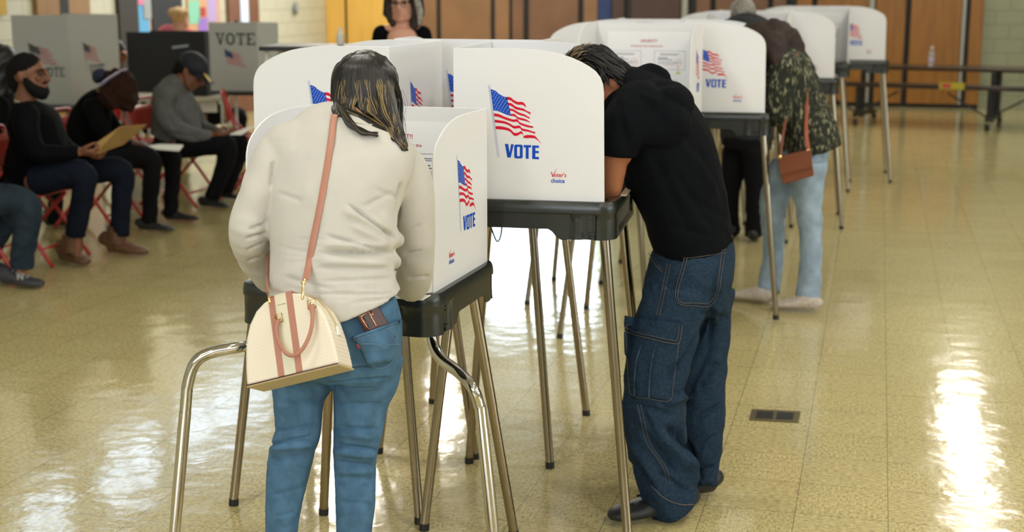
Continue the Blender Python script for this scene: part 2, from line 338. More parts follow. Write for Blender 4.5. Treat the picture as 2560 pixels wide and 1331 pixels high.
def cham(x0, y0, x1, y1, c): return [(x0+c,y0),(x1-c,y0),(x1,y0+c),(x1,y1-c),(x1-c,y1),(x0+c,y1),(x0,y1-c),(x0,y0+c)]
def poly2(mb, pts, f, m, th, n):
    import mathutils.geometry as mg
    v = [Vector((x, y, 0)) for x, y in pts]; tri = mg.tessellate_polygon([v])
    q = [f(x, y)+n*th for x, y in pts]; mb.add(q, tri, m)
def strip2(mb, rows, f, m, th, n):      # rows of (x, top, bottom), refined into a smooth ribbon
    pts = [Vector((r[0], r[1], r[2])) for r in rows]; pp, _ = smooth_path(pts, [(1, 1)]*len(pts), 4)
    vs = []; fs = []
    for p in pp: vs += [f(p.x, p.y)+n*th, f(p.x, p.z)+n*th]
    for i in range(len(pp)-1): fs.append((2*i, 2*i+1, 2*i+3, 2*i+2))
    mb.add(vs, fs, m)
def flag_print(name, f, n, parent, mats, letters=True, fx=lambda x: x):
    """f maps print units to 3d, n is the outward normal; mats = blue, red, white, line"""
    mb = MB()
    poly2(mb, FL['canton'], f, 0, .0006, n)
    for s in FL['st']: strip2(mb, s, f, 1, .0006, n)
    for r in range(9):
        for c in range(6 if r % 2 == 0 else 5):
            a = (c + (.5 if r % 2 else 0) + .5)/6; b = (r+.6)/9.2
            lx, rx = 148+32*b, 338+50*b; top = (135 + 95*a - 22*math.sin(a*math.pi*.5)) ; bot = 388+60*a**1.6
            x = lx+(rx-lx)*a; y = top+6+(bot-top-8)*b; s = 4.6
            poly2(mb, [(x-s, y), (x, y+s*1.3), (x+s, y), (x, y-s*1.3)], f, 2, .0010, n)
    for (x0, y0, x1, y1) in ((114, 112, 222, 965), (133, 112, 246, 965), (124, 112, 234, 965)):
        poly2(mb, [(x0, y0), (x0+3.2, y0), (x1+3.2, y1), (x1, y1)], f, 3, .0006, n)
    ring = [(121+14*math.cos(a*math.pi/8), 96+14*math.sin(a*math.pi/8)) for a in range(16)]; ri = [(121+10*math.cos(a*math.pi/8), 96+10*math.sin(a*math.pi/8)) for a in range(16)]
    for i in range(16): j = (i+1) % 16; poly2(mb, [ring[i], ring[j], ri[j], ri[i]], f, 3, .0006, n)
    mb.build(name, mats, parent)
    if letters:
        mb = MB(); vote_letters(mb, f, n); mb.build('vote_lettering', mats[0], parent)
def vote_letters(mb, f, n):
    for k in 'VTE': poly2(mb, FL[k], f, 0, .0006, n)
    a = cham(432, 800, 538, 970, 16); b = cham(468, 828, 503, 942, 6)
    for i in range(8): j = (i+1) % 8; poly2(mb, [a[i], a[j], b[j], b[i]], f, 0, .0006, n)
def text_mesh(txt, size, bold=0.0):
    cu = bpy.data.curves.new('t', 'FONT'); cu.body = txt; cu.size = size; cu.offset = bold; cu.resolution_u = 2; cu.fill_mode = 'FRONT'
    o = bpy.data.objects.new('t', cu); C.objects.link(o); dg = bpy.context.evaluated_depsgraph_get(); dg.update()
    me = bpy.data.meshes.new_from_object(o.evaluated_get(dg)); vs = [v.co.copy() for v in me.vertices]; fs = [tuple(p.vertices) for p in me.polygons]
    bpy.data.objects.remove(o); bpy.data.curves.remove(cu); bpy.data.meshes.remove(me); return vs, fs
def put_text(mb, txt, size, f, n, m=0, x=0, y=0, bold=0.0, sx=1.0, align='L'):
    """f maps (x, y up) in metres to 3d"""
    vs, fs = text_mesh(txt, size, bold); w_ = max(v.x for v in vs)*sx
    dx = x - (w_/2 if align == 'C' else 0)
    mb.add([f(v.x*sx+dx, v.y+y)+n*.0007 for v in vs], fs, m)
def side_prof():
    base = [(0, PH), (.10, PH+.001), (.20, PH+.001), (.258, PH-.002)]
    arc = [(.30, .455), (.335, .448), (.37, .437), (.40, .424), (.425, .410), (.445, .395), (.458, .378), (.466, .358), (.469, .33), (PD, 0)]
    return [(s, h if s < .27 else (h+.012 if s < PD else h)) for s, h in base+arc]
def make_booth(name, zb, bent=None, sign=True):
    root = empty(name, (0, 0, 0))
    # ---- tray shell
    n = 200; per = []
    hw, hd, rc = TW/2, TD/2, .055
    segs = []
    def arcpts(cx, cy, a0): return [(cx+rc*math.cos(a0+i*math.pi/2/8), cy+rc*math.sin(a0+i*math.pi/2/8)) for i in range(9)]
    corners = [arcpts(hw-rc, hd-rc, 0), arcpts(-hw+rc, hd-rc, math.pi/2), arcpts(-hw+rc, -hd+rc, math.pi), arcpts(hw-rc, -hd+rc, 3*math.pi/2)]
    loop = []
    for i in range(4):
        loop += corners[i]; a = corners[i][-1]; b = corners[(i+1) % 4][0]
        loop += [(a[0]+(b[0]-a[0])*k/34, a[1]+(b[1]-a[1])*k/34) for k in range(1, 34)]
    N = len(loop)
    sm = lambda a, b, x: max(0, min(1, (x-a)/(b-a)))**2*(3-2*max(0, min(1, (x-a)/(b-a))))
    def bottom(x, y):
        if abs(x) > hw-.02: k = sm(-.10, -.065, y)*(1-sm(.155, .185, y))
        elif y > hd-.02: k = 1-sm(.12, .15, abs(x))
        else: k = 0
        return -.113 + .030*k
    prof = [(-.030, .004), (-.012, .006), (-.004, .004), (0, -.004), (.0025, -.016), (.003, -.026), (.003, -.031), (.0, -.036), (0, -.06), (0, -.08), (.001, -.1), (.002, 1.0), (-.006, 1.0), (-.006, -.02), (-.03, -.012)]
    mb = MB(); vs = []
    for (off, dz) in prof:
        for (x, y) in loop:
            nx, ny = x, y
            cx = max(-hw+rc, min(hw-rc, x)); cy = max(-hd+rc, min(hd-rc, y)); d = Vector((x-cx, y-cy)); d.normalize()
            o_ = off; zz = bottom(x, y)
            if dz == 1.0: z = zz
            else: z = max(dz, zz+.004) if dz < -.05 else dz
            if dz < -.032 or dz == 1.0:
                if abs(d.x) > .9 and off > -.004:     # recessed field on the sides and latch recess
                    rec = sm(-.14, -.125, y)*(1-sm(.235, .25, y))
                    o_ -= .010*rec
                if abs(d.x) > .9 and off > -.004: o_ -= .012*(1 if abs(y+.195) < .020 else 0)
                if d.y < -.9 and abs(x) < .19 and off > -.004: o_ -= .014*(1 if -.085 < dz < -.034 else 0)
            vs.append(Vector((x+d.x*o_, y+d.y*o_, zb+z)))
    R_ = len(prof)
    fs = [(i*N+k, (i+1)*N+k, (i+1)*N+(k+1) % N, i*N+(k+1) % N) for i in range(R_-1) for k in range(N)]
    fs += [((R_-1)*N+k, k, (k+1) % N, (R_-1)*N+(k+1) % N) for k in range(N)]
    mb.add(vs, fs); mb.build('tray', M['tray'], root, smooth='auto', angle=40)
    MB().box((0, 0, zb-.012), (TW-.05, TD-.05, .010)).build('writing_surface', M['traydark'], root, bevel=.003)
    for sx in (-1, 1):
        lt = MB(); lt.box((sx*(hw-.003), -.195, zb-.094), (.008, .040, .003)); lt.box((sx*(hw-.006), -.195, zb-.064), (.006, .020, .05)); lt.box((sx*(hw-.001), -.195, zb-.05), (.006, .012, .003)); lt.box((sx*(hw-.003), -.195, zb-.103), (.006, .003, .018))
        lt.build('latch', M['tray'], root, bevel=.0015)
        MB().tube([(sx*(hw-.03), -.11, zb-.104), (sx*(hw-.03), -.11, zb-.118)], .013, 14).build('foot_button', M['rubber'], root, smooth='auto')
    # ---- privacy screen
    mb = MB(); th = .005; z0 = zb-.004
    pr = [(0, 0)] + side_prof()
    for sx in (-1, 1):
        mb.prism([(sx*PW/2, PD/2 - s, z0+h) for s, h in pr], (-sx*th, 0, 0))
    mb.boxd((-PW/2+th, PD/2-th, z0), (PW-2*th, 0, 0), (0, th, 0), (0, 0, PH))
    scr = mb.build('privacy_screen', M['plastic'], root, bevel=.0012)
    cy0 = PD/2 - .194
    for sx in (-1, 1):
        n_ = Vector((sx, 0, 0))
        f = lambda x, y, sx=sx: Vector((sx*PW/2, cy0 + sx*(x-440)*KG, z0+(497-(190+y/4.93))*.00125))
        flag_print('flag_print', f, n_, scr, [M['pblue'], M['pred'], M['pwhite'], M['pline']])
        lg = lambda x, y, sx=sx: Vector((sx*PW/2, PD/2-.329+sx*x, z0+.081+y))
        mb = MB(); put_text(mb, "oter's", .0195, lg, n_, 0, -.0115, .002, .0003, .85); mb.add([lg(x, y)+n_*.0006 for x, y in ((-.0215, .017), (-.0185, .018), (-.0155, .0065), (-.0035, .028), (-.0025, .0285), (-.0145, .001), (-.0165, .001))], [(0, 1, 2, 5, 6), (2, 3, 4, 5)])
        put_text(mb, 'choice', .0195, lg, n_, 1, -.0215, -.016, .0004, .85)
        mb.build('logo_print', [M['pred'], M['pblue']], scr)
    f = lambda x, y: Vector((-(x-440)*KG, PD/2, z0+(497-(190+y/4.93))*.00125))
    flag_print('flag_print', f, Vector((0, 1, 0)), scr, [M['pblue'], M['pred'], M['pwhite'], M['pline']])
    # ---- instruction sheet on the inner face of the back
    n_ = Vector((0, -1, 0)); yb = PD/2-th
    sh = MB(); sh.boxd((-.215, yb-.0012, z0+.03), (.43, 0, 0), (0, .0011, 0), (0, 0, .40)); sh = sh.build('instruction_sheet', M['pwhite'], scr)
    g = lambda x, y: Vector((x, yb-.0012, z0+y+.036))
    mb = MB(); put_text(mb, 'URGENT!!', .020, g, n_, 0, 0, .340, .0003, 1, 'C'); put_text(mb, 'Authority Card matches the', .0142, g, n_, 0, -.01, .316, .00015, 1.02, 'L' if False else 'C')
    def bar(x, y, a, b, m): mb.add([g(x, y)+n_*.0006, g(x+a, y)+n_*.0006, g(x+a, y+b)+n_*.0006, g(x, y+b)+n_*.0006], [(0, 1, 2, 3)], m)
    for cx in (-.20, .03):
        for (x, y, a, b, m) in ((0, .295, .16, .0012, 1), (0, .20, .16, .0012, 1), (0, .20, .0012, .096, 1), (.16, .20, .0012, .097, 1), (.03, .280, .10, .0022, 1), (.03, .274, .09, .002, 1), (.02, .258, .05, .004, 2), (.02, .250, .075, .003, 1),
                                (.02, .238, .12, .0018, 1), (.02, .231, .11, .0018, 1), (.05, .222, .05, .0016, 0), (.02, .214, .02, .003, 1)): bar(cx+x, y, a, b, m)
        ring = [(math.cos(i*math.pi/10)*.019, math.sin(i*math.pi/10)*.019) for i in range(20)]
        for i in range(20):
            j = (i+1) % 20; mb.add([g(cx+.125+ring[i][0]*k, .236+ring[i][1]*k)+n_*.0008 for k in (1, .86)] + [g(cx+.125+ring[j][0]*k, .236+ring[j][1]*k)+n_*.0008 for k in (.86, 1)], [(0, 1, 2, 3)], 4)
        bar(cx+.123, .185, .004, .032, 4); bar(cx+.115, .178, .022, .011, 3)
        for k in range(7): bar(cx+.0, .168-k*.0125, .03+.1*((k*37) % 11)/11+.02, .0022, 1)
    bar(.05, .045, .08, .003, 0); bar(.05, .036, .05, .003, 1)
    mb.build('sheet_print', [M['inkred'], M['ink'], M['green_ink'], M['yel_ink'], M['palepink']], sh)
    # ---- legs
    def leg(pts, r=.0155, m='chrome', seam=None, sub=0):
        mb = MB(); mb.tube(pts, r, 18, sub=sub)
        if seam is not None:
            a, b = Vector(pts[-2]), Vector(pts[-1]); q = a.lerp(b, seam); d = (b-a).normalized(); mb.tube([q-d*.0015, q+d*.0015], r+.0005, 18)
            mb.tube([a, q], r+.0008, 18)
        o = mb.build('leg', M[m], root, smooth='auto', angle=50)
        a, b = Vector(pts[-2]), Vector(pts[-1]); d = (b-a).normalized()
        MB().tube([b-d*.012, Vector((b.x, b.y, 0.0))], r+.0012, 18).build('foot_cap', M['rubber'], o, smooth='auto')
    for sx in (-1, 1):
        for sy in (-1, 1):
            if bent and sy == -1:
                leg(bent[sx], .0165, 'chrome2', .55, 6); continue
            a = Vector((sx*.225, sy*.225, zb-.03)); b = Vector((sx*.335, sy*.335, 0.012))
            leg([a, b], .0155, 'chrome', .5)
    return root
BU = lambda: None
std = make_booth('voting_booth', 1.09)
cl = [(0, 0), (1.04, 3.08), (2.04, 5.90), (3.05, 8.36)]
spots = [('B', -.547, 4.79, -104.5), ('C', .105, 4.59, 79.0), ('D', -.10, 5.335, 165.5), ('A', -.39, 4.03, -14.5)]
names = {(0, 'B'): 'white voting booth behind the woman in the white top, opening left', (0, 'C'): 'white voting booth the man in cargo jeans bends into', (0, 'D'): 'white voting booth of nearest cluster turned to face the far wall',
 (1, 'A'): 'white voting booth showing its printed instruction sheet, second cluster', (1, 'B'): 'white voting booth of second cluster, opening left behind the instruction sheet', (1, 'C'): 'white voting booth beside the woman in the mottled jacket', (1, 'D'): 'white voting booth behind the second cluster, facing the far wall',
 (2, 'A'): 'white voting booth in front of the grey haired man', (2, 'B'): 'white voting booth left of the grey haired man, opening left', (2, 'C'): 'white voting booth right of the woman in the mottled jacket', (2, 'D'): 'white voting booth of third cluster facing the far wall',
 (3, 'A'): 'white voting booth of the farthest cluster, nearest its front', (3, 'B'): 'white voting booth of farthest cluster, opening left', (3, 'C'): 'farthest right white voting booth with whole flag in view', (3, 'D'): 'white voting booth at the very back, facing the far wall'}
first = True
BO = {}
for ci, (ox, oy) in enumerate(cl):
    for (k, x, y, a) in spots:
        if ci == 0 and k == 'A': continue
        o = std if first else copy_tree(std); first = False
        o.location = (x+ox, y+oy, 0); o.rotation_euler.z = math.radians(a)
        tag(o, names[(ci, k)], 'voting booth', 'voting booths standing in clusters'); BO[(ci, k)] = o
# the low booth, with bent front legs
lx, ly, la = -.412, 4.045, -17.0
Rm = Matrix.Rotation(math.radians(-la), 3, 'Z')
def loc(p): return Rm @ (p-Vector((lx, ly, 0)))
bl = [P(705, 790, 3.94), P(678, 852, 3.90), P(600, 868, 3.84), P(535, 880, 3.84), P(490, 905, 3.83), P(470, 960, 3.83), P(463, 1030, 3.83), P(426, 1510, 3.83)]
brr = [P(1076, 800, 3.84), P(1080, 850, 3.83), P(1100, 895, 3.80), P(1145, 930, 3.76), P(1180, 968, 3.70), P(1198, 1015, 3.70), P(1206, 1070, 3.70), P(1253, 1510, 3.70)]
bl = [loc(p) for p in bl]; brr = [loc(p) for p in brr]
for q in (bl, brr): q[-1].z = .014
BA = make_booth('voting_booth', .92, bent={-1: bl, 1: brr})
BA.location = (lx, ly, 0); BA.rotation_euler.z = math.radians(la)
tag(BA, 'low white voting booth with bent chrome legs the woman in white stands at', 'voting booth', 'voting booths standing in clusters')
# ballots and things on the trays
def slab(name, m, c, sx, sy, rz, z, th=.002, label=None, cat='paper', bev=0, rx=0):
    R = Matrix.Rotation(rz, 3, 'Z') @ Matrix.Rotation(rx, 3, 'X')
    o = bpy.data.objects.new(name, MB().box((0, 0, th/2), (sx, sy, th), None).mesh(name)); o.data.materials.append(m); C.objects.link(o)
    o.location = (c[0], c[1], z); o.rotation_euler = R.to_euler()
    if label: tag(o, label, cat)
    return o
pA = Gz(1020, 742, .915); slab('ballot_sheet', M['paper'], pA+Vector((-.03, .10, 0)), .25, .30, -YAW-.05, .922, label='white ballot under the elbow of the woman in white')
pC = P(1555, 505, 4.48); slab('ballot_folder', M['beige'], (.34, 4.60, 0), .12, .34, -YAW+.05, 1.0905, .004, 'beige ballot folder on the tray in front of the man in black')
slab('ballot_sheet', M['paper'], (.31, 4.64, 0), .10, .26, -YAW+.1, 1.0965, .012, 'stack of white ballot sheets beside the bare forearm')
# pen cords under the centre booth
for k, pts in enumerate(([(1229, 572), (1236, 592), (1243, 604), (1250, 596), (1254, 575), (1255, 556)], [(1418, 583), (1416, 594), (1410, 599), (1405, 592), (1405, 580), (1408, 568)])):
    MBc = MB(); MBc.tube([P(x, y, 4.42-.05*k) for x, y in pts], .0026, 8, sub=5)
    tag(MBc.build('pen_cord', M['cord'], smooth=True), 'thin teal cord looping under the centre booth tray, '+['left one', 'right one'][k], 'cord')
# floor plate
q = [Gz(1879, 1025), Gz(2002, 1031), Gz(1996, 1059), Gz(1872, 1052)]
o = empty('floor_plate', Gz(1937, 1042), 0, 'brass floor outlet plate set in the tiles right of the man', 'floor plate')
mb = MB(); mb.prism(q, (0, 0, .004)); mb.build('plate', M['brass'], o, off=o.location, bevel=.001)
for a, b in ((.12, .47), (.53, .88)):
    mb = MB(); e0 = q[0].lerp(q[1], a); e1 = q[0].lerp(q[1], b); f1 = q[3].lerp(q[2], b); f0 = q[3].lerp(q[2], a)
    mb.prism([e0.lerp(f0, .2), e1.lerp(f1, .2), e1.lerp(f1, .8), e0.lerp(f0, .8)], (0, 0, .0055)); mb.build('cover', M['darkmetal'], o, off=o.location, bevel=.001)
# ------------------------------------------------------------------ people: helpers
def remesh(name, mb, voxel, smooth=4, fac=.5, adaptive=0):
    """closed overlapping volumes -> one continuous surface (vertices, quads)"""
    me = mb.mesh(name); o = bpy.data.objects.new(name, me); C.objects.link(o)
    r = o.modifiers.new('r', 'REMESH'); r.mode = 'VOXEL'; r.voxel_size = voxel
    if smooth: s = o.modifiers.new('s', 'SMOOTH'); s.iterations = smooth; s.factor = fac
    dg = bpy.context.evaluated_depsgraph_get(); dg.update()
    m2 = bpy.data.meshes.new_from_object(o.evaluated_get(dg)); bpy.data.objects.remove(o); bpy.data.meshes.remove(me)
    m2.name = name; return m2
def arrs(me):
    n = len(me.vertices); co = np.empty(n*3); me.vertices.foreach_get('co', co); no = np.empty(n*3); me.vertices.foreach_get('normal', no)
    return co.reshape(-1, 3), no.reshape(-1, 3)
def setco(me, co): me.vertices.foreach_set('co', np.ascontiguousarray(co).ravel()); me.update()
def displace(me, fn):
    co, no = arrs(me); d = fn(co, no); setco(me, co + no*d[:, None])
def wav(co, seed, f, k=5, an=(1, 1, 1)):          # soft warped noise made of sines
    r = np.random.RandomState(seed); q = co*np.array(an); out = np.zeros(len(co))
    wp = q + .35/f*np.sin(q[:, [1, 2, 0]]*f*6.28*.7+seed)
    for i in range(k):
        d = r.normal(size=3); d /= np.linalg.norm(d); out += np.sin(wp@d*f*6.28*(1+.35*i)+r.uniform(0, 6.28))/(1+.4*i)
    return out/2.2
def fin(name, me, m, parent, off):
    co, _ = arrs(me); setco(me, co - np.array(off)); me.materials.clear()
    for q in (m if isinstance(m, (list, tuple)) else [m]): me.materials.append(q)
    me.polygons.foreach_set('use_smooth', [True]*len(me.polygons))
    o = bpy.data.objects.new(name, me); C.objects.link(o); o.parent = parent; return o
def proj(co):                                      # picture coordinates of points (numpy), to lay seams where the photo has them
    y = co[:, 1]; z = co[:, 2]-H; dep = y*cT - z*sT; up = y*sT + z*cT
    return 1280+co[:, 0]/dep*F, 665.5-up/dep*F
def frame(fwd, up=Z):
    f = Vector(fwd).normalized(); r = f.cross(Vector(up)).normalized(); u = r.cross(f); return r, f, u
def head(mb, c, fwd, up, s=1.0, face=True, wide=1.0):
    """head about .235 tall (s=1); c is the middle of the skull"""
    r, f, u = frame(fwd, up); R = Matrix((r, f, u)).transposed(); c = Vector(c)
    q = lambda x, y, z: c + r*x*s*wide + f*y*s + u*z*s
    mb.ell(q(0, -.012, .022), (.076*s*wide, .095*s, .093*s), R, 24, 16)
    mb.ell(q(0, .028, -.035), (.062*s*wide, .066*s, .075*s), R, 20, 14)
    mb.ell(q(0, .058, -.085), (.036*s*wide, .032*s, .028*s), R, 16, 10)      # chin
    mb.tube([q(0, -.02, -.05), q(-.0, -.035, -.11), q(0, -.045, -.16)], [.052*s, .053*s, .058*s], 16)
    for sx in (-1, 1):
        mb.tube([q(sx*.062, .0, -.03), q(sx*.045, .05, -.085)], [.016*s, .014*s], 8, rnd=True)   # jaw line
        mb.ell(q(sx*.040, .076, -.012), (.020*s, .014*s, .014*s), R, 10, 8)                       # cheek
        mb.tube([q(sx*.012, .094, .030), q(sx*.034, .088, .034), q(sx*.052, .072, .026)], [.008*s, .008*s, .006*s], 8, rnd=True)  # brow
        E = R @ Matrix.Rotation(sx*.35, 3, 'Z')
        mb.ell(q(sx*.078, -.008, -.005), (.006*s, .019*s, .031*s), E, 12, 10)
        mb.ell(q(sx*.081, -.014, .008), (.007*s, .014*s, .017*s), E, 10, 8)
    mb.tube([q(0, .092, .028), q(0, .103, .008), q(0, .117, -.018), q(0, .112, -.028)], [.008*s, .009*s, .013*s, .010*s], 10, rnd=True)  # nose
    for sx in (-1, 1): mb.ell(q(sx*.012, .104, -.024), (.008*s, .010*s, .008*s), R, 8, 6)
    mb.tube([q(-.022, .086, -.050), q(0, .100, -.047), q(.022, .086, -.050)], [.005*s, .0075*s, .005*s], 8, rnd=True)
    mb.tube([q(-.019, .085, -.060), q(0, .097, -.061), q(.019, .085, -.060)], [.005*s, .0085*s, .005*s], 8, rnd=True)
    return q
def eyes(root, q, s, off):
    for sx in (-1, 1):
        mb = MB(); mb.ell(q(sx*.031, .0815, .010), .0125*s, None, 12, 8); mb.build('eye', M['eye'], root, smooth=True, off=off)
def hand(mb, wrist, d, pn, s=1.0, curl=.5, side=1, spread=1.0):
    """wrist point, pointing direction d, palm normal pn (out of the palm); side +1: thumb on d x pn"""
    d = Vector(d).normalized(); pn = Vector(pn); pn = (pn - d*pn.dot(d)).normalized(); lat = d.cross(pn)*side; w_ = Vector(wrist)
    mb.tube([w_-d*.02, w_+d*.01, w_+d*.045*s, w_+d*.088*s], [(.026*s, .019*s), (.029*s, .018*s), (.040*s, .015*s), (.038*s, .012*s)], 14, hint=lat, rnd=True)
    L_ = [.073, .082, .077, .060]
    for i in range(4):
        off = lat*(.029 - .0195*i)*s; base = w_ + d*(.082-.004*abs(i-1.2))*s + off; a = 0; p = base - d*.02; dd = (d + lat*(.10-.07*i)*spread).normalized()
        pts = [p, base]; rad = [.0095*s, .0092*s]; ln = L_[i]*s
        for k, fr in enumerate((.45, .30, .25)):
            a += curl*(.75, .95, .6)[k]*(1+.08*i); base = base + (dd*math.cos(a) + pn*math.sin(a))*ln*fr; pts.append(base); rad.append((.0088, .0080, .0066)[k]*s)
        mb.tube(pts, rad, 10, sub=2, rnd=True)
    b0 = w_ + d*.022*s + lat*.024*s; b1 = b0 + (d*.6+lat*.75+pn*.35).normalized()*.036*s; b2 = b1 + (d*.85+lat*.3+pn*.45).normalized()*.032*s; b3 = b2 + (d*.9+lat*.02+pn*.5*(.5+curl)).normalized()*.026*s
    mb.tube([w_+lat*.01*s, b0, b1, b2, b3], [.014*s, .014*s, .0115*s, .0098*s, .008*s], 10, sub=2, rnd=True)
def shoe(parent, heel, toe, off, m, sole, L_=.29, w_=.048, h=.075, lift=0, top=.10, lace=None, roll=0):
    """heel and toe are floor points giving place and direction"""
    heel = Vector((heel[0], heel[1], 0)); toe = Vector(toe); d = (toe-heel); d.z = 0; d.normalize(); lat = d.cross(Z); b = heel + Z*lift
    def sec(t, w2, z0, z1): return (b + d*L_*t + Z*(z0+z1)/2, (w2, (z1-z0)/2))
    S1 = [sec(.0, w_*.45, .018, top*.75), sec(.05, w_*.72, .016, top), sec(.18, w_*.80, .015, top), sec(.32, w_*.82, .015, h*1.08), sec(.5, w_*.92, .015, h*.86), sec(.68, w_*1.04, .015, h*.70), sec(.84, w_*.98, .015, h*.62), sec(.95, w_*.68, .016, h*.52), sec(1.0, w_*.3, .018, h*.36)]
    mb = MB(); mb.tube([x[0] for x in S1], [x[1] for x in S1], 18, hint=lat, sub=3); up = mb.build('shoe', m, parent, smooth=True, off=off)
    mb = MB(); n = 24; ol = []
    for i in range(n):
        a = 2*math.pi*i/n; x = .5-.5*math.cos(a); ww = w_*(.80+.28*math.sin(min(1, max(0, x))*math.pi*.95)**1.0*(.4+x*.75)) * (math.sin(a) if abs(math.sin(a)) < 1 else 1)
        ww = math.copysign(abs(math.sin(a))**.55, math.sin(a))*w_*(.84+.24*x*(1 if x < .8 else (1-x)*5*.0+.8))
        ol.append(b + d*(L_*1.03*x - .006) + lat*ww)
    mb.prism([p+Z*.0 for p in ol], (0, 0, .024)); mb.build('sole', sole, up, smooth='auto', bevel=.004)
    if lace:
        mb = MB()
        for k in range(5):
            c0 = b + d*L_*(.36+.075*k) + Z*(h*(1.06-.09*k)+.004); mb.tube([c0-lat*.022-Z*.006, c0+Z*.003, c0+lat*.022-Z*.006], .0032, 6, sub=3)
        mb.build('laces', lace, up, smooth=True, off=off)
    return up
M['skin'] = mat('skin_tan', (.42, .20, .11), .5, sss=.08, bump=.04, bscale=200); M['skin2'] = mat('skin_brown', (.34, .13, .058), .5, sss=.06); M['skin3'] = mat('skin_fair', (.58, .30, .21), .5, sss=.08)
M['skindark'] = mat('skin_dark', (.09, .038, .022), .5); M['eye'] = mat('eye_dark', (.05, .035, .03), .2)
def cloth(name, col, rough=.85, var=.08, vs=9, bump=.25, bs=500, sheen=.0): return mat(name, col, rough, var=var, vscale=vs, bump=bump, bscale=bs, spec=.08, sheen=sheen)
M['knit_white'] = cloth('white_knit', (.56, .54, .495), bump=.12, var=.03)
M['denim'] = cloth('mid_blue_denim', (.075, .160, .265), .8, .16, 30, .3, 700)
M['denim_dark'] = cloth('dark_indigo_denim', (.019, .037, .064), .8, .22, 110, .35, 600)
M['denim_lt'] = cloth('light_blue_denim', (.31, .41, .53), .8, .18, 12)
M['tee_black'] = cloth('black_cotton', (.0035, .0045, .006), .85, .1, bump=.15)
M['black_cloth'] = cloth('black_cloth', (.003, .003, .004)); M['black_trouser'] = cloth('black_trouser', (.008, .008, .010)); M['navy_jean'] = cloth('navy_jean', (.007, .010, .018))
M['grey_cloth'] = cloth('grey_sweatshirt', (.125, .13, .128), var=.12, vs=14); M['pink_cloth'] = cloth('pink_cloth', (.6, .16, .2)); M['magenta'] = cloth('magenta_cloth', (.16, .02, .12))
M['hair_black'] = mat('black_hair', (.0095, .008, .008), .38, spec=.45); M['hair_short'] = mat('short_black_hair', (.006, .005, .005), .85, spec=.2, bump=.5, bscale=260); M['skin4'] = mat('skin_olive', (.20, .078, .038), .5, sss=.05); M['hair_gold'] = mat('golden_hair', (.22, .15, .055), .35, spec=.5); M['hair_brown'] = mat('brown_hair', (.022, .010, .007), .75, var=.4, vscale=60); M['hair_auburn'] = mat('auburn_hair', (.024, .008, .004), .85, spec=.2, bump=.6, bscale=90)  # includes a darker skin copy for the left men, dim light put into its colour
M['hair_blond'] = mat('blond_hair', (.48, .30, .12), .45, var=.3, vscale=40); M['hair_grey'] = mat('grey_hair', (.25, .235, .21), .6, var=.5, vscale=90)
M['shoe_black'] = mat('black_foam', (.012, .013, .016), .5); M['shoe_white'] = mat('off_white_knit_shoe', (.52, .46, .40), .7, var=.15, vscale=60); M['sole_white'] = mat('white_sole', (.68, .64, .60), .6); M['sole_dark'] = mat('dark_sole', (.02, .016, .013), .6)
M['boot'] = mat('tan_boot', (.115, .052, .022), .55, var=.2, vscale=30); M['boot_lace'] = mat('red_lace', (.16, .012, .014), .6); M['sneaker'] = mat('charcoal_sneaker', (.035, .037, .045), .6, var=.2); M['lace_grey'] = mat('grey_lace', (.35, .35, .35), .7)
M['tanleather'] = mat('rose_tan_leather', (.43, .19, .13), .5, bump=.05, bscale=300); M['gold'] = mat('gold_hardware', (.85, .62, .28), .2, 1.0); M['brownbag'] = mat('cognac_leather', (.17, .045, .014), .45, var=.12)
M['thread'] = mat('tan_thread', (.12, .095, .07), .8); M['thread_blue'] = mat('pale_thread', (.16, .23, .28), .8)
def strands(root, name, paths, mats, off, n=5):
    """paths: list of (points, radii, material index) -> one mesh of tapered locks"""
    mb = MB()
    for pts, rad, mi in paths: mb.tube(pts, rad, n, m=mi, sub=3, caps=True)
    return mb.build(name, mats, root, smooth=True, off=off)
def crease(px, py, x0, y0, x1, y1, w_, a, sharp=2.0):
    """a groove (a<0) or ridge along the picture-line x0,y0-x1,y1; fades at its ends"""
    dx, dy = x1-x0, y1-y0; L2 = dx*dx+dy*dy; t = ((px-x0)*dx+(py-y0)*dy)/L2; d = ((px-x0)*dy-(py-y0)*dx)/math.sqrt(L2)
    m_ = np.clip(np.minimum(t*4, (1-t)*4), 0, 1); m_ = m_*m_*(3-2*m_)
    return a*np.exp(-(np.abs(d)/w_)**sharp)*m_
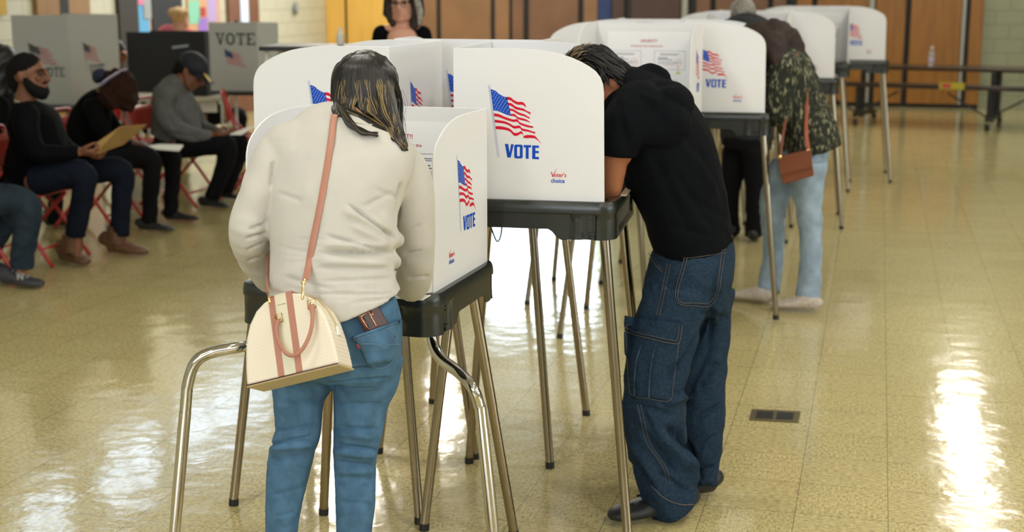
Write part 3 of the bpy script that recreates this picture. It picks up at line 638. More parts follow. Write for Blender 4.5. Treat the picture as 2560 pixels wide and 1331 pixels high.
# ------------------------------------------------------------------ the woman in white
def woman_white():
    root = empty('person', P(850, 1331, 3.36)*1.0, 0, 'woman with highlighted black hair, white long sleeved top and blue jeans seen from behind', 'person'); root.location.z = 0; off = root.location.copy()
    D0 = 3.38
    tors = [(848, 775, 3.36, .166, .128), (833, 730, 3.36, .163, .122), (829, 650, 3.38, .155, .115), (830, 580, 3.40, .160, .118), (838, 500, 3.43, .168, .122), (850, 420, 3.47, .188, .118), (858, 365, 3.49, .186, .098), (868, 322, 3.51, .135, .075), (885, 298, 3.525, .078, .058)]
    aL = [(725, 365, 3.50, .062), (690, 405, 3.48, .062), (660, 470, 3.45, .055), (633, 535, 3.43, .052), (621, 585, 3.42, .049), (632, 635, 3.50, .044), (655, 680, 3.58, .037), (675, 705, 3.66, .033)]
    aR = [(980, 400, 3.50, .060), (1012, 430, 3.50, .060), (1030, 480, 3.50, .057), (1036, 550, 3.52, .053), (1038, 630, 3.56, .051), (1036, 690, 3.62, .048), (1030, 712, 3.68, .045), (1010, 712, 3.80, .038), (985, 705, 3.92, .032)]
    lL = [(760, 900, 3.38, .085), (752, 960, 3.38, .078), (746, 1003, 3.37, .064), (745, 1081, 3.36, .057), (736, 1107, 3.36, .056), (724, 1159, 3.36, .056), (716, 1211, 3.36, .051), (709, 1263, 3.35, .046), (704, 1330, 3.35, .041), (697, 1480, 3.36, .038), (690, 1640, 3.38, .040)]
    lR = [(920, 890, 3.38, .090), (914, 951, 3.38, .083), (903, 1003, 3.38, .070), (895, 1081, 3.37, .062), (888, 1133, 3.37, .056), (888, 1185, 3.37, .053), (888, 1263, 3.36, .051), (885, 1330, 3.36, .046), (880, 1480, 3.37, .042), (876, 1640, 3.38, .042)]
    hip = [(846, 740, 3.37, .145, .110), (846, 800, 3.37, .162, .128), (838, 860, 3.375, .170, .138), (837, 910, 3.38, .166, .132), (836, 935, 3.38, .150, .11)]
    T = lambda L_: [P(a[0], a[1], a[2]) for a in L_]
    # body
    mb = MB(); k = .80
    mb.tube(T(tors), [(a[3]*k, a[4]*k) for a in tors], 28, hint=U, sub=3); mb.tube(T(hip), [(a[3]*k, a[4]*k) for a in hip], 28, hint=U, sub=3)
    for L_ in (aL, aR, lL, lR): mb.tube(T(L_), [a[3]*.70 for a in L_], 18, sub=3, rnd=True)
    hf = (V*.85 - Z*.62 + U*.2); hc = P(914, 240, 3.585); q = head(mb, hc, hf, V*.6+Z*.8, .90)
    mb.tube([P(885, 318, 3.50), P(900, 270, 3.56), hc], [.056, .050, .05], 16)
    hand(mb, P(675, 705, 3.66), V*.8+U*.5-Z*.15, -Z, .92, .5, -1); hand(mb, P(985, 705, 3.92), V*.7-U*.6-Z*.1, -Z, .92, .6, 1)
    for L_ in (lL, lR):
        e = P(*L_[-1][:3]); mb.tube([e, Vector((e.x, e.y-.01, .05)), Vector((e.x, e.y+.06, .035)), Vector((e.x, e.y+.17, .03))], [.036, .038, .032, .025], 12, rnd=True)
    me = remesh('body', mb, .0055, 3); fin('body', me, M['skin'], root, off); eyes(root, q, .97, off)
    # jeans
    mb = MB(); mb.tube(T(hip), [(a[3], a[4]) for a in hip], 32, hint=U, sub=4)
    for sx, L_ in ((-1, lL), (1, lR)): mb.tube(T(L_), [a[3]*1.0 for a in L_], 22, sub=4)
    mb.ell(P(775, 868, 3.33), (.078, .075, .078)); mb.ell(P(912, 858, 3.32), (.082, .078, .082))
    me = remesh('jeans', mb, .0048, 3)
    def jf(co, no):
        px, py = proj(co); d = .0009*wav(co, 3, 14)
        back = np.clip(-no@np.array(V)*1.4+.4, 0, 1)
        for (x0, y0, x1, y1, w_, a) in ((780, 932, 1000, 905, 3.5, -.008), (850, 925, 985, 890, 10, .006), (820, 960, 985, 945, 3.5, -.006), (835, 975, 975, 965, 8, .004), (680, 1082, 800, 1062, 3.5, -.004), (660, 1115, 795, 1090, 4, -.008), (665, 1127, 795, 1107, 9, .008), (665, 1150, 770, 1140, 4, -.004), (670, 1240, 760, 1220, 4, -.003),
                                      (672, 1295, 750, 1280, 4, -.003), (830, 1070, 960, 1075, 4, -.006), (832, 1085, 950, 1095, 9, .006), (828, 1112, 950, 1128, 4, -.009), (828, 1128, 948, 1142, 9, .008), (830, 1155, 950, 1168, 4, -.006), (832, 1180, 945, 1180, 8, .005), (835, 1195, 945, 1200, 4, -.004), (836, 1255, 940, 1262, 4, -.003), (690, 1010, 810, 1000, 4, -.003), (832, 1012, 960, 1010, 4, -.004), (700, 960, 812, 985, 4, -.004)):
            d += crease(px, py, x0, y0, x1, y1, w_, a)
        d += crease(px, py, 838, 800, 836, 950, 5, -.010)
        return 1.5*d*(.35+.65*back)
    displace(me, jf); bj = BVHTree.FromPolygons([v.co.copy() for v in me.vertices], [tuple(p.vertices) for p in me.polygons]); J = fin('jeans', me, M['denim'], root, off)
    # white top
    mb = MB(); mb.tube(T(tors), [(a[3]*1.0, a[4]) for a in tors], 36, hint=U, sub=4)
    mb.tube(T(aL), [a[3] for a in aL], 22, sub=4); mb.tube(T(aR), [a[3] for a in aR], 22, sub=4)
    mb.ell(P(740, 375, 3.49), (.085, .075, .075)); mb.ell(P(968, 405, 3.49), (.082, .072, .075))
    mb.tube([P(935, 545, 3.36), P(975, 600, 3.38), P(992, 600, 3.42)], [.045, .03, .02], 14, rnd=True); mb.tube([P(930, 625, 3.36), P(972, 652, 3.39), P(985, 655, 3.42)], [.045, .028, .02], 14, rnd=True)
    me = remesh('top', mb, .0048, 3)
    def sf(co, no):
        px, py = proj(co); d = .0011*wav(co, 8, 7); back = np.clip(-no@np.array(V)*1.4+.5, 0, 1)
        for (x0, y0, x1, y1, w_, a) in ((860, 505, 1000, 605, 4, -.009), (850, 520, 985, 585, 12, .006), (800, 585, 1000, 640, 4, -.006), (870, 560, 985, 618, 9, .005), (790, 632, 990, 634, 4, -.009), (800, 612, 990, 615, 10, .006), (790, 655, 985, 660, 9, .005), (770, 668, 990, 672, 4, -.004),
                                      (780, 705, 1000, 695, 4, -.004), (760, 735, 1000, 735, 4, -.003), (700, 690, 850, 730, 6, -.003), (870, 760, 1000, 742, 3, -.003), (690, 480, 760, 505, 5, -.003), (900, 520, 990, 480, 6, -.004), (930, 470, 1010, 500, 6, -.003),
                                      (620, 575, 668, 558, 3.5, -.006), (610, 598, 672, 582, 3.5, -.007), (615, 628, 668, 605, 3.5, -.005), (615, 655, 662, 640, 3.5, -.004), (1000, 640, 1060, 625, 4, -.003), (1015, 700, 1078, 690, 4, -.004), (990, 560, 1005, 450, 5, -.009), (676, 480, 684, 395, 4, -.006), (1000, 590, 1055, 560, 4, -.003)):
            d += crease(px, py, x0, y0, x1, y1, w_, a)
        d *= 1.7
        # smaller run of drag lines
        rr = np.random.RandomState(4)
        for i in range(26):
            x = rr.uniform(700, 960); y = rr.uniform(590, 745); L_ = rr.uniform(60, 150); s = rr.uniform(-.05, .22); d += crease(px, py, x-L_/2, y-L_*s/2, x+L_/2, y+L_*s/2, rr.uniform(2.5, 5), rr.choice([-.0016, .0014]))
        hem = (py > 752)*1.0
        return d*(.3+.7*back) + hem*.001
    displace(me, sf); bs = BVHTree.FromPolygons([v.co.copy() for v in me.vertices], [tuple(p.vertices) for p in me.polygons]); fin('top', me, M['knit_white'], root, off)
    # pocket, stitching, phone
    def hit(b, px, py, lift=.002, dflt=3.3):
        r = ray(px, py).normalized(); h = b.ray_cast(Vector((0, 0, H)), r)
        return (h[0] - r*lift) if h[0] is not None else P(px, py, dflt)
    def patch(name, b, poly_rows, m, parent, lift, nx=16, ny=14, thick=.003):
        """poly_rows: left and right picture edge points from top to bottom"""
        mb = MB(); vs = []
        R_ = [(Vector((a[0], a[1], 0)), Vector((c[0], c[1], 0))) for a, c in poly_rows]
        LL = smooth_path([r[0] for r in R_], [(1, 1)]*len(R_), max(1, ny//(len(R_)-1)))[0]; RR = smooth_path([r[1] for r in R_], [(1, 1)]*len(R_), max(1, ny//(len(R_)-1)))[0]
        for jj, (a, c) in enumerate(zip(LL, RR)):
            for i in range(nx+1): q_ = a.lerp(c, i/nx); vs.append(hit(b, q_.x, q_.y, lift(i/nx, jj/(len(LL)-1)) if callable(lift) else lift))
        patch.top = vs[:nx+1]; n = nx+1; fs = [(j*n+i, (j+1)*n+i, (j+1)*n+i+1, j*n+i+1) for j in range(len(LL)-1) for i in range(nx)]
        mb.add(vs, fs); o = mb.build(name, m, parent, smooth=True, off=off); s_ = o.modifiers.new('s', 'SOLIDIFY'); s_.thickness = thick; s_.offset = -1; return o
    def seam(b, pts, m, parent, r=.0009, lift=.002, dash=True):
        mb = MB(); pp = smooth_path([Vector((x, y, 0)) for x, y in pts], [(1, 1)]*len(pts), 8)[0]; P3 = [hit(b, q_.x, q_.y, lift) for q_ in pp]; mb.tube(P3, r, 6)
        return mb.build('stitching', m, parent, smooth=True, off=off)
    pk = patch('back_pocket', bj, [((880, 843), (1004, 800)), ((893, 865), (1004, 835)), ((905, 885), (1000, 872)), ((920, 915), (988, 893)), ((935, 921), (975, 906))], M['denim'], J, lambda u_, v_: .004+.024*math.sin(math.pi*u_)**.45*(1-v_**2*.9), 24, 20)
    mb = MB(); mb.tube([p_-Vector((0, .001, .004)) for p_ in patch.top], (.0022), 8); mb.build('pocket_hem', M['denim'], J, smooth=True, off=off)
    seam(bj, [(884, 845), (897, 866), (915, 895), (930, 917), (960, 920), (985, 898), (998, 870), (1001, 838)], M['thread_blue'], J, .0008, .008)
    mb = MB(); mb.tube([p_-Vector((0, .0012, .009)) for p_ in patch.top], .0008, 6); mb.build('stitching', M['thread_blue'], J, smooth=True, off=off)
    seam(bj, [(870, 790), (905, 782), (950, 772)], M['thread_blue'], J, .0012, .002); seam(bj, [(905, 860), (945, 862), (960, 872), (975, 862), (1000, 862)], M['thread_blue'], J, .0006, .029)
    patch('pocket_tab', bj, [((890, 862), (898, 860)), ((896, 873), (906, 870))], M['redpaper'], J, .012, 3, 4, .001)
    return root, off, bj, bs, hit, patch, seam
WW, WWo, bvJ, bvS, hitf, patchf, seamf = woman_white()
# phone
def phone():
    c = P(950, 802, 3.225); ex = (P(985, 778, 3.235)-P(945, 766, 3.225)); 
    a = P(915, 800, 3.225); b = P(962, 760, 3.22); c2 = P(990, 800, 3.235)
    xx = (c2-b).normalized(); yy = (b-P(925, 845, 3.24)); yy = (yy-xx*yy.dot(xx)).normalized(); nn = xx.cross(yy)
    pt = hitf(bvJ, 930, 802, .008); pb = hitf(bvJ, 966, 866, .008); yy = (pt-pb).normalized(); xx = hitf(bvJ, 985, 815, .008)-hitf(bvJ, 925, 850, .008); xx = (xx-yy*xx.dot(yy)).normalized(); nn = xx.cross(yy)
    o0 = pb.lerp(pt, .62)+yy*.010+Vector((.004, 0, 0))-nn*(.004 if nn.y < 0 else -.004); root = empty('phone', o0, 0, 'phone in dark brown case sticking out of the jeans back pocket', 'phone')
    R = Matrix((xx, yy, nn)).transposed(); mb = MB(); mb.box(Vector((0, 0, 0)), (.066, .100, .010), R); mb.build('case', mat('dark_brown_case', (.075, .028, .024), .35), root, bevel=.004)
    mb = MB(); f = lambda x, y, z=.006: R @ Vector((x, y, z))
    lo = [(-.027, .043), (-.002, .043), (-.002, .004), (-.027, .004)]
    mb.tube([f(x, y, .0055*1) for x, y in lo+lo[:1]], .0018, 8); mb.tube([f(-.002, .032, .006), f(.006, .032, .006), f(.006, .042, .006)], .0018, 8); mb.build('camera_frame', mat('rose_gold', (.7, .35, .22), .25, 1.0), root, smooth=True)
    mb = MB()
    for y in (.033, .015): mb.tube([f(-.0145, y, .004), f(-.0145, y, .0075)], .0075, 16)
    mb.build('camera_lens', M['eye'], root, smooth='auto')
phone()
# hair of the woman in white
def hair_white():
    rnd = random.Random(3); paths = []; hc = P(914, 208, 3.59)
    mb = MB(); mb.ell(P(913, 207, 3.60), (.086, .104, .083), None, 28, 20)
    mb.ell(P(886, 258, 3.545), (.058, .05, .030)); mb.ell(P(858, 262, 3.56), (.030, .045, .030)); mb.ell(P(905, 240, 3.56), (.078, .075, .05)); mb.ell(P(905, 272, 3.535), (.050, .05, .026)); mb.ell(P(925, 280, 3.515), (.040, .045, .022))
    mb.tube([P(935, 235, 3.57), P(956, 278, 3.51), P(981, 316, 3.47), P(1000, 348, 3.45), P(1014, 374, 3.45)], [(.066, .055), (.045, .035), (.026, .022), (.014, .014), (.005, .006)], 18, sub=3, rnd=True)
    me = remesh('hair_base', mb, .006, 5); displace(me, lambda co, no: .0022*wav(co, 5, 16, an=(1.6, 1.6, .25)))
    bh = BVHTree.FromPolygons([v.co.copy() for v in me.vertices], [tuple(p.vertices) for p in me.polygons])
    def on(x, y, lift, dflt=3.58):
        a = hitf(bh, x, y, lift, 9.); b = hitf(bvS, x, y, lift, 9.); p = a if a.y < b.y else b
        return p if p.y < 8 else P(x, y, dflt)
    def lock(pts, lift, r0, mi, tail=.2):
        P3 = [on(x, y, lift*(.3 if i == 0 else 1)) for i, (x, y) in enumerate(pts)]
        ys = [p.y for p in P3]
        for i in range(1, len(P3)-1):
            m_ = (ys[i-1]+ys[i+1])/2
            if ys[i] > m_+.03: P3[i].y = m_+.01
        paths.append((P3, [r0*.5]+[r0]*(len(P3)-2)+[r0*tail], mi))
    for i in range(1100):
        t = rnd.random(); j = rnd.uniform(-1, 1); w1 = rnd.uniform(-1, 1)
        pts = [(914+26*(t-.5)+j*7, 131+abs(t-.5)*8), (852+118*t+j*3, 158+24*abs(t-.5)), (832+158*t+j*3, 203), (829+172*t+j*3+w1*2, 246)]
        if t < .20: pts += [(832+t*150+j*3, 275), (836+t*90+j*5, 288+rnd.uniform(-5, 6))]
        elif t < .52:
            e = (t-.20)/.32; pts += [(858+62*e+j*4, 270+6*e), (893+62*e+j*4, 288+14*e), (945+38*e+j*4, 316+14*e)]
            if rnd.random() < .6: pts += [(985+14*e+j*4, 346+rnd.uniform(-4, 8))]
        else:
            e = (t-.52)/.48; pts += [(932+72*e+j*3, 284), (960+47*e+j*4, 316), (988+22*e+j*5, 346), (1008+9*e+j*4, 368+rnd.uniform(-12, 10))]
        gold = rnd.random() < (.055 if .06 < t < .96 else .02)
        if gold: k_ = rnd.choice((1, 1, 1, 2)); pts = pts[k_:]; wv = rnd.uniform(2, 7)*rnd.choice((-1, 1)); pts = [(x+wv*math.sin(i_*1.7+t*9), y+(rnd.uniform(0, 22) if i_ == 0 else 0)) for i_, (x, y) in enumerate(pts)]; lock(pts, .0065, rnd.uniform(.0011, .0019), 1, .3)
        else: lock(pts, rnd.uniform(.001, .006), rnd.uniform(.0016, .0030), 0)
    for i in range(130):      # the lock that curls over the neckline
        j = rnd.uniform(-1, 1); k = rnd.uniform(-1, 1); L_ = rnd.uniform(.75, 1.1)
        pts = [(850+j*8, 262), (862+j*7, 288+k*3), (877+j*7, 311+k*5), (902, 327+k*6+j*3), (926*L_+926*(1-L_), 334+k*4), (940+18*(L_-.75), 336+k*7)]
        P3 = [on(x, y, .012-.002*abs(i_-3)+.004*abs(j)) for i_, (x, y) in enumerate(pts)]
        paths.append((P3, [.002, .0026, .0027, .0023, .0015, .0003], 1 if rnd.random() < .06 else 0))
    for i in range(30):       # stray hairs
        x = rnd.uniform(985, 1006); y = rnd.uniform(215, 300); paths.append(([P(x, y, 3.56), P(x+rnd.uniform(4, 16), y+35, 3.56), P(x+rnd.uniform(2, 26), y+rnd.uniform(60, 110), 3.55)], [.0004, .0003, .0001], 0))
    h = strands(WW, 'hair', paths, [M['hair_black'], M['hair_gold']], WWo)
    fin('hair_base', me, M['hair_black'], h, WWo)
    mb = MB(); mb.tube([on(833, 291, .0015), on(850, 296, .0015), on(880, 304, .0015), on(920, 311, .0015), on(950, 313, .0015)], .0018, 8, sub=4); mb.build('neckline', M['knit_white'], WW, smooth=True, off=WWo)
hair_white()
# ------------------------------------------------------------------ handbag
def handbag():
    BLc, BRc = P(612, 966, 3.14), P(850, 908, 3.09)
    o0 = (BLc+BRc)/2; X = (BRc-BLc).normalized(); up = Vector((0, .40, .92)); up = (up - X*up.dot(X)).normalized(); N_ = -X.cross(up); N_ = X.cross(up)*-1
    if N_.y < 0: N_ = -N_
    root = empty('handbag', o0, 0, 'cream dome handbag with rose tan stripes hanging behind the woman in white', 'handbag')
    R = Matrix((X, N_, up)).transposed(); root.rotation_euler = R.to_euler(); Ri = R.transposed(); bpy.context.view_layer.update()
    L = lambda p: Ri @ (p-o0)
    W_, Hh, Dp = .236, .197, .085
    prof = [(-.5, 0), (-.488, .2), (-.47, .38), (-.44, .56), (-.385, .72), (-.30, .86), (-.20, .94), (-.08, .985), (.08, .985), (.20, .94), (.30, .86), (.385, .72), (.44, .56), (.47, .38), (.488, .2), (.5, 0)]
    pp = [Vector((x*W_, 0, z*Hh)) for x, z in prof]
    cm = mat('bag_chevron', (.74, .66, .52), .5, bump=.03); nt = cm.node_tree; N = nt.nodes; K = nt.links; b = N['Principled BSDF']
    tc = N.new('ShaderNodeTexCoord'); sp = N.new('ShaderNodeSeparateXYZ'); K.new(tc.outputs['Object'], sp.inputs[0])
    def mth(op, a, bb=None):
        n = N.new('ShaderNodeMath'); n.operation = op
        for i, q in enumerate((a, bb)):
            if q is None: continue
            if isinstance(q, (int, float)): n.inputs[i].default_value = q
            else: K.new(q, n.inputs[i])
        return n.outputs[0]
    zz = mth('PINGPONG', sp.outputs[0], .013); v = mth('ADD', sp.outputs[2], mth('MULTIPLY', zz, 1.5)); v = mth('FRACT', mth('DIVIDE', v, .0085)); v = mth('GREATER_THAN', v, .6)
    mx = N.new('ShaderNodeMix'); mx.data_type = 'RGBA'; K.new(v, mx.inputs[0]); mx.inputs[6].default_value = (.80, .735, .60, 1); mx.inputs[7].default_value = (.73, .64, .51, 1); K.new(mx.outputs[2], b.inputs['Base Color'])
    mb = MB(); mb.prism(pp, (0, Dp, 0)); mb.build('body', cm, root, bevel=.006, seg=3)
    M['bagtan'] = mat('bag_base', (.50, .40, .22), .6, bump=.1, bscale=300)
    mb = MB(); mb.box((0, Dp/2, -.002), (W_+.002, Dp+.002, .005)); mb.build('base', M['bagtan'], root, bevel=.002)
    def fband(name, x0, x1, m, t):
        mb = MB(); top = lambda x: Hh*(.985 - .55*abs(x/W_)**2.3)
        pl = [Vector((x0, -t, .002)), Vector((x1, -t, .002)), Vector((x1, -t, top(x1))), Vector((x0, -t, top(x0)))]
        mb.prism(pl, (0, t+.001, 0)); mb.boxd((x0, -t, top(x0)-.001), (x1-x0, 0, 0), (0, Dp+2*t, 0), (0, 0, .003)); return mb.build(name, m, root)
    fband('centre_panel', -.018, .012, mat('bag_cream', (.70, .66, .50), .5), .0012); fband('stripe', -.034, -.018, M['tanleather'], .0022); fband('stripe', .012, .028, M['tanleather'], .0022)
    mb = MB(); tr = [Vector((x*W_*1.0, -.001, z*Hh)) for x, z in prof]; mb.tube([tr[0], tr[-1]], .0016, 8); mb.build('piping', mat('bag_piping', (.10, .03, .03), .4), root, smooth=True)
    mb = MB(); mb.tube([Vector((x*W_*1.004, Dp*.5, z*Hh*1.006)) for x, z in prof[8:14]], (.0026), 8, sub=3); mb.build('zip', M['bagtan'], root, smooth=True)
    mb = MB(); mb.box((.476*W_, Dp*.5, .43*Hh), (.006, .018, .022)); mb.build('zip_tab', M['paper'], root, bevel=.002)
    mb = MB(); f = lambda x, y: Vector((x, -.0012, y)); [mb.add([f(x, .168), f(x+.0022, .168), f(x+.0022, .171), f(x, .171)], [(0, 1, 2, 3)]) for x in (-.0125, -.0095, -.0065, -.003, 0, .003, .006)]; mb.build('logo', M['gold'], root)
    hp = [(655, 786), (660, 812), (678, 850), (705, 880), (732, 888), (755, 868), (766, 825), (760, 780), (747, 752)]
    hl = [L(P(x, y, 3.10)) for x, y in hp]; hl = [Vector((p.x, -.012 - .012*math.sin(i/8*math.pi), p.z)) for i, p in enumerate(hl)]
    mb = MB(); mb.tube(hl, [(.008, .004)]+[(.0046, .0046)]*7+[(.008, .004)], 12, sub=4); h = mb.build('handle', M['tanleather'], root, smooth=True)
    for q_, k in ((hl[0], 0), (hl[-1], 1)):
        c = Vector((q_.x, -.006, q_.z+.004)); mb = MB(); r_ = .010; rr = [c+Vector((x*r_, 0, z*r_)) for x, z in ((-1, -1), (1, -1), (1, 1), (-1, 1), (-1, -1))]; mb.tube(rr, .0017, 8); mb.tube([c+Vector((-.0, .006, .0)), c+Vector((0, -.003, 0))], .004, 10); mb.build('ring', M['gold'], root, smooth=True)
    # shoulder strap, on the woman's back
    def strip(name, pts, wd, m, off):
        mb = MB(); mb.tube(pts, [(wd, .0016)]*len(pts), 8, hint=U, sub=4); return mb.build(name, m, root, smooth=True, off=None) if off is None else None
    sp_ = [(836, 286), (833, 305), (829, 340), (820, 400), (810, 460), (799, 520), (789, 570), (779, 620), (771, 665), (764, 700)]
    S3 = [hitf(bvS, x, y, .003) for x, y in sp_]; S3 = [P(838, 276, 3.60)] + S3
    # smooth out hits that fall into folds: keep depth monotone with a light average
    ys = [p.y for p in S3]; S3 = [Vector((p.x, min(p.y, (ys[max(i-1, 0)]+ys[i]+ys[min(i+1, len(ys)-1)])/3), p.z)) for i, p in enumerate(S3)]
    S3[-1] = P(764, 700, 3.20); mb = MB(); mb.tube([L(p) for p in S3], [(.0085, .0016)]*len(S3), 8, hint=Ri @ Vector(U), sub=4); st = mb.build('strap', M['tanleather'], root, smooth='auto')
    mb = MB(); mb.tube([L(P(764, 697, 3.198)), L(P(758, 712, 3.185)), L(P(757, 738, 3.16)), L(P(756, 748, 3.15))], [.003, .0025, .004, .003], 8, sub=3); mb.ell(L(P(759, 708, 3.19)), .006, None, 10, 8); mb.build('clasp', M['gold'], root, smooth=True)
    pl = [P(664, 480, 3.56), P(670, 540, 3.52), P(671, 600, 3.50), P(670, 660, 3.44), P(668, 705, 3.36), P(670, 735, 3.22)]
    mb = MB(); mb.tube([L(p) for p in pl], [(.0035, .006)]*len(pl), 8, hint=Ri @ Vector(U), sub=4); mb.build('strap', M['tanleather'], root, smooth='auto')
    mb = MB(); mb.tube([L(P(670, 733, 3.22)), L(P(672, 746, 3.17)), L(P(674, 758, 3.16))], [.003, .003, .003], 8); mb.build('clasp', M['gold'], root, smooth=True)
handbag()
# ------------------------------------------------------------------ general figure
def figure(label, base, sp):
    """sp: torso/hip lists of (px, py, D, r_lateral, r_depth), limbs of (px, py, D, r); lat = lateral axis of the trunk"""
    root = empty('person', (base.x, base.y, 0), 0, label, 'person', sp.get('group')); off = root.location.copy(); lat = sp['lat']; vx = sp.get('vx', .010)
    T = lambda L_: [P(a[0], a[1], a[2]) for a in L_]
    tors, hip, legs, arms = sp['torso'], sp['hip'], sp['legs'], sp['arms']; kb = sp.get('kb', .84)
    mb = MB(); mb.tube(T(tors), [(a[3]*kb, a[4]*kb) for a in tors], 24, hint=lat, sub=3)
    mb.tube(T(hip), [(a[3]*kb*.84, a[4]*kb*.84) for a in hip], 24, hint=lat, sub=3)
    for L_ in legs: mb.tube(T(L_[:-1])+[T(L_)[-2].lerp(T(L_)[-1], .7)], [min(a[3]*sp.get('kl', .66), .062) for a in L_[:-1]]+[.034], 16, sub=3, rnd=True)
    for i, L_ in enumerate(arms):
        mb.tube(T(L_), [a[3]*(.78 if not (sp.get('short') and j > sp['short']) else 1) for j, a in enumerate(L_)], 16, sub=3, rnd=True)
    hs = sp.get('hs', .95); hc = sp['head']; q = head(mb, hc, sp['hf'], sp.get('hu', Z), hs, wide=sp.get('hw', 1.0))
    nk = P(*tors[-1][:3]); mb.tube([nk, (nk+Vector(hc))/2, Vector(hc)+(Vector(hc)-nk)*.0], [.058*hs, .055*hs, .05*hs], 14)
    for h in sp.get('hands', []): hand(mb, *h)
    for L_ in legs:
        e = P(*L_[-1][:3]); fd = Vector(sp['foot']).normalized(); e2 = T(L_)[-2].lerp(e, .7); mb.tube([e2, Vector((e.x, e.y, .07)), Vector((e.x, e.y, .05))+fd*.02, Vector((e.x, e.y, .042))+fd*.05], [.034, .030, .024, .016], 12, rnd=True)
    me = remesh('body', mb, sp.get('vb', vx), 3); body = fin('body', me, sp['skin'], root, off); eyes(root, q, hs, off)
    mb = MB(); mb.tube(T(hip), [(a[3], a[4]) for a in hip], 28, hint=lat, sub=4)
    for L_ in legs: mb.tube(T(L_), [a[3] for a in L_], 20, sub=4)
    for e in sp.get('hipx', []): mb.ell(P(*e[:3]), e[3])
    me = remesh(sp.get('pname', 'trousers'), mb, vx, 3)
    if sp.get('pfn'): displace(me, sp['pfn'])
    else: displace(me, lambda co, no: .004*wav(co, 5, 5))
    bj = BVHTree.FromPolygons([v.co.copy() for v in me.vertices], [tuple(p.vertices) for p in me.polygons]); tr = fin(sp.get('pname', 'trousers'), me, sp['pants'], root, off)
    mb = MB(); mb.tube(T(tors), [(a[3], a[4]) for a in tors], 30, hint=lat, sub=4)
    for L_ in arms:
        L2 = L_[:sp['short']+1] if sp.get('short') else L_
        mb.tube(T(L2), [a[3]*sp.get('slv', 1) for a in L2], 18, sub=4)
    for L_ in arms: mb.ell(P(*L_[0][:3]), L_[0][3]*1.06)
    for e in sp.get('topx', []): mb.ell(P(*e[:3]), e[3])
    for t_ in sp.get('toptubes', []): mb.tube(T(t_), [a[3] for a in t_], 14, sub=3, rnd=True)
    me = remesh(sp.get('tname', 'shirt'), mb, vx, 3)
    displace(me, sp.get('tfn') or (lambda co, no: .004*wav(co, 6, 4)))
    bs = BVHTree.FromPolygons([v.co.copy() for v in me.vertices], [tuple(p.vertices) for p in me.polygons]); tp = fin(sp.get('tname', 'shirt'), me, sp['top'], root, off)
    return root, off, tr, tp, bj, bs, q
def mk_tools(off):
    def hit(b, px, py, lift, dflt):
        r = ray(px, py).normalized(); h = b.ray_cast(Vector((0, 0, H)), r); return (h[0]-r*lift) if h[0] is not None else P(px, py, dflt)
    def patch(name, b, rows, m, parent, lift, dflt, nx=14, ny=14, thick=.003):
        mb = MB(); vs = []; k = max(1, ny//(len(rows)-1))
        LL = smooth_path([Vector((*r[0], 0)) for r in rows], [(1, 1)]*len(rows), k)[0]; RR = smooth_path([Vector((*r[1], 0)) for r in rows], [(1, 1)]*len(rows), k)[0]
        for a, c in zip(LL, RR):
            for i in range(nx+1): q_ = a.lerp(c, i/nx); vs.append(hit(b, q_.x, q_.y, lift, dflt))
        n = nx+1; fs = [(j*n+i, (j+1)*n+i, (j+1)*n+i+1, j*n+i+1) for j in range(len(LL)-1) for i in range(nx)]
        mb.add(vs, fs); o = mb.build(name, m, parent, smooth=True, off=off); s_ = o.modifiers.new('s', 'SOLIDIFY'); s_.thickness = thick; s_.offset = -1; return o
    def seam(b, pts, m, parent, r, lift, dflt, name='stitching'):
        mb = MB(); pp = smooth_path([Vector((x, y, 0)) for x, y in pts], [(1, 1)]*len(pts), 8)[0]; mb.tube([hit(b, q_.x, q_.y, lift, dflt) for q_ in pp], r, 6); return mb.build(name, m, parent, smooth=True, off=off)
    return hit, patch, seam
def hairball(root, off, name, parts, m, vx=.012, amp=.004, f=9, seed=2):
    """short or massed hair: ellipsoids/tubes merged, then roughened"""
    mb = MB()
    for p in parts:
        if p[0] == 'e': mb.ell(p[1], p[2], p[3] if len(p) > 3 else None, 24, 16)
        else: mb.tube(p[1], p[2], 16, sub=3, rnd=True)
    me = remesh(name, mb, vx, 3); displace(me, lambda co, no: amp*wav(co, seed, f)); return fin(name, me, m, root, off)
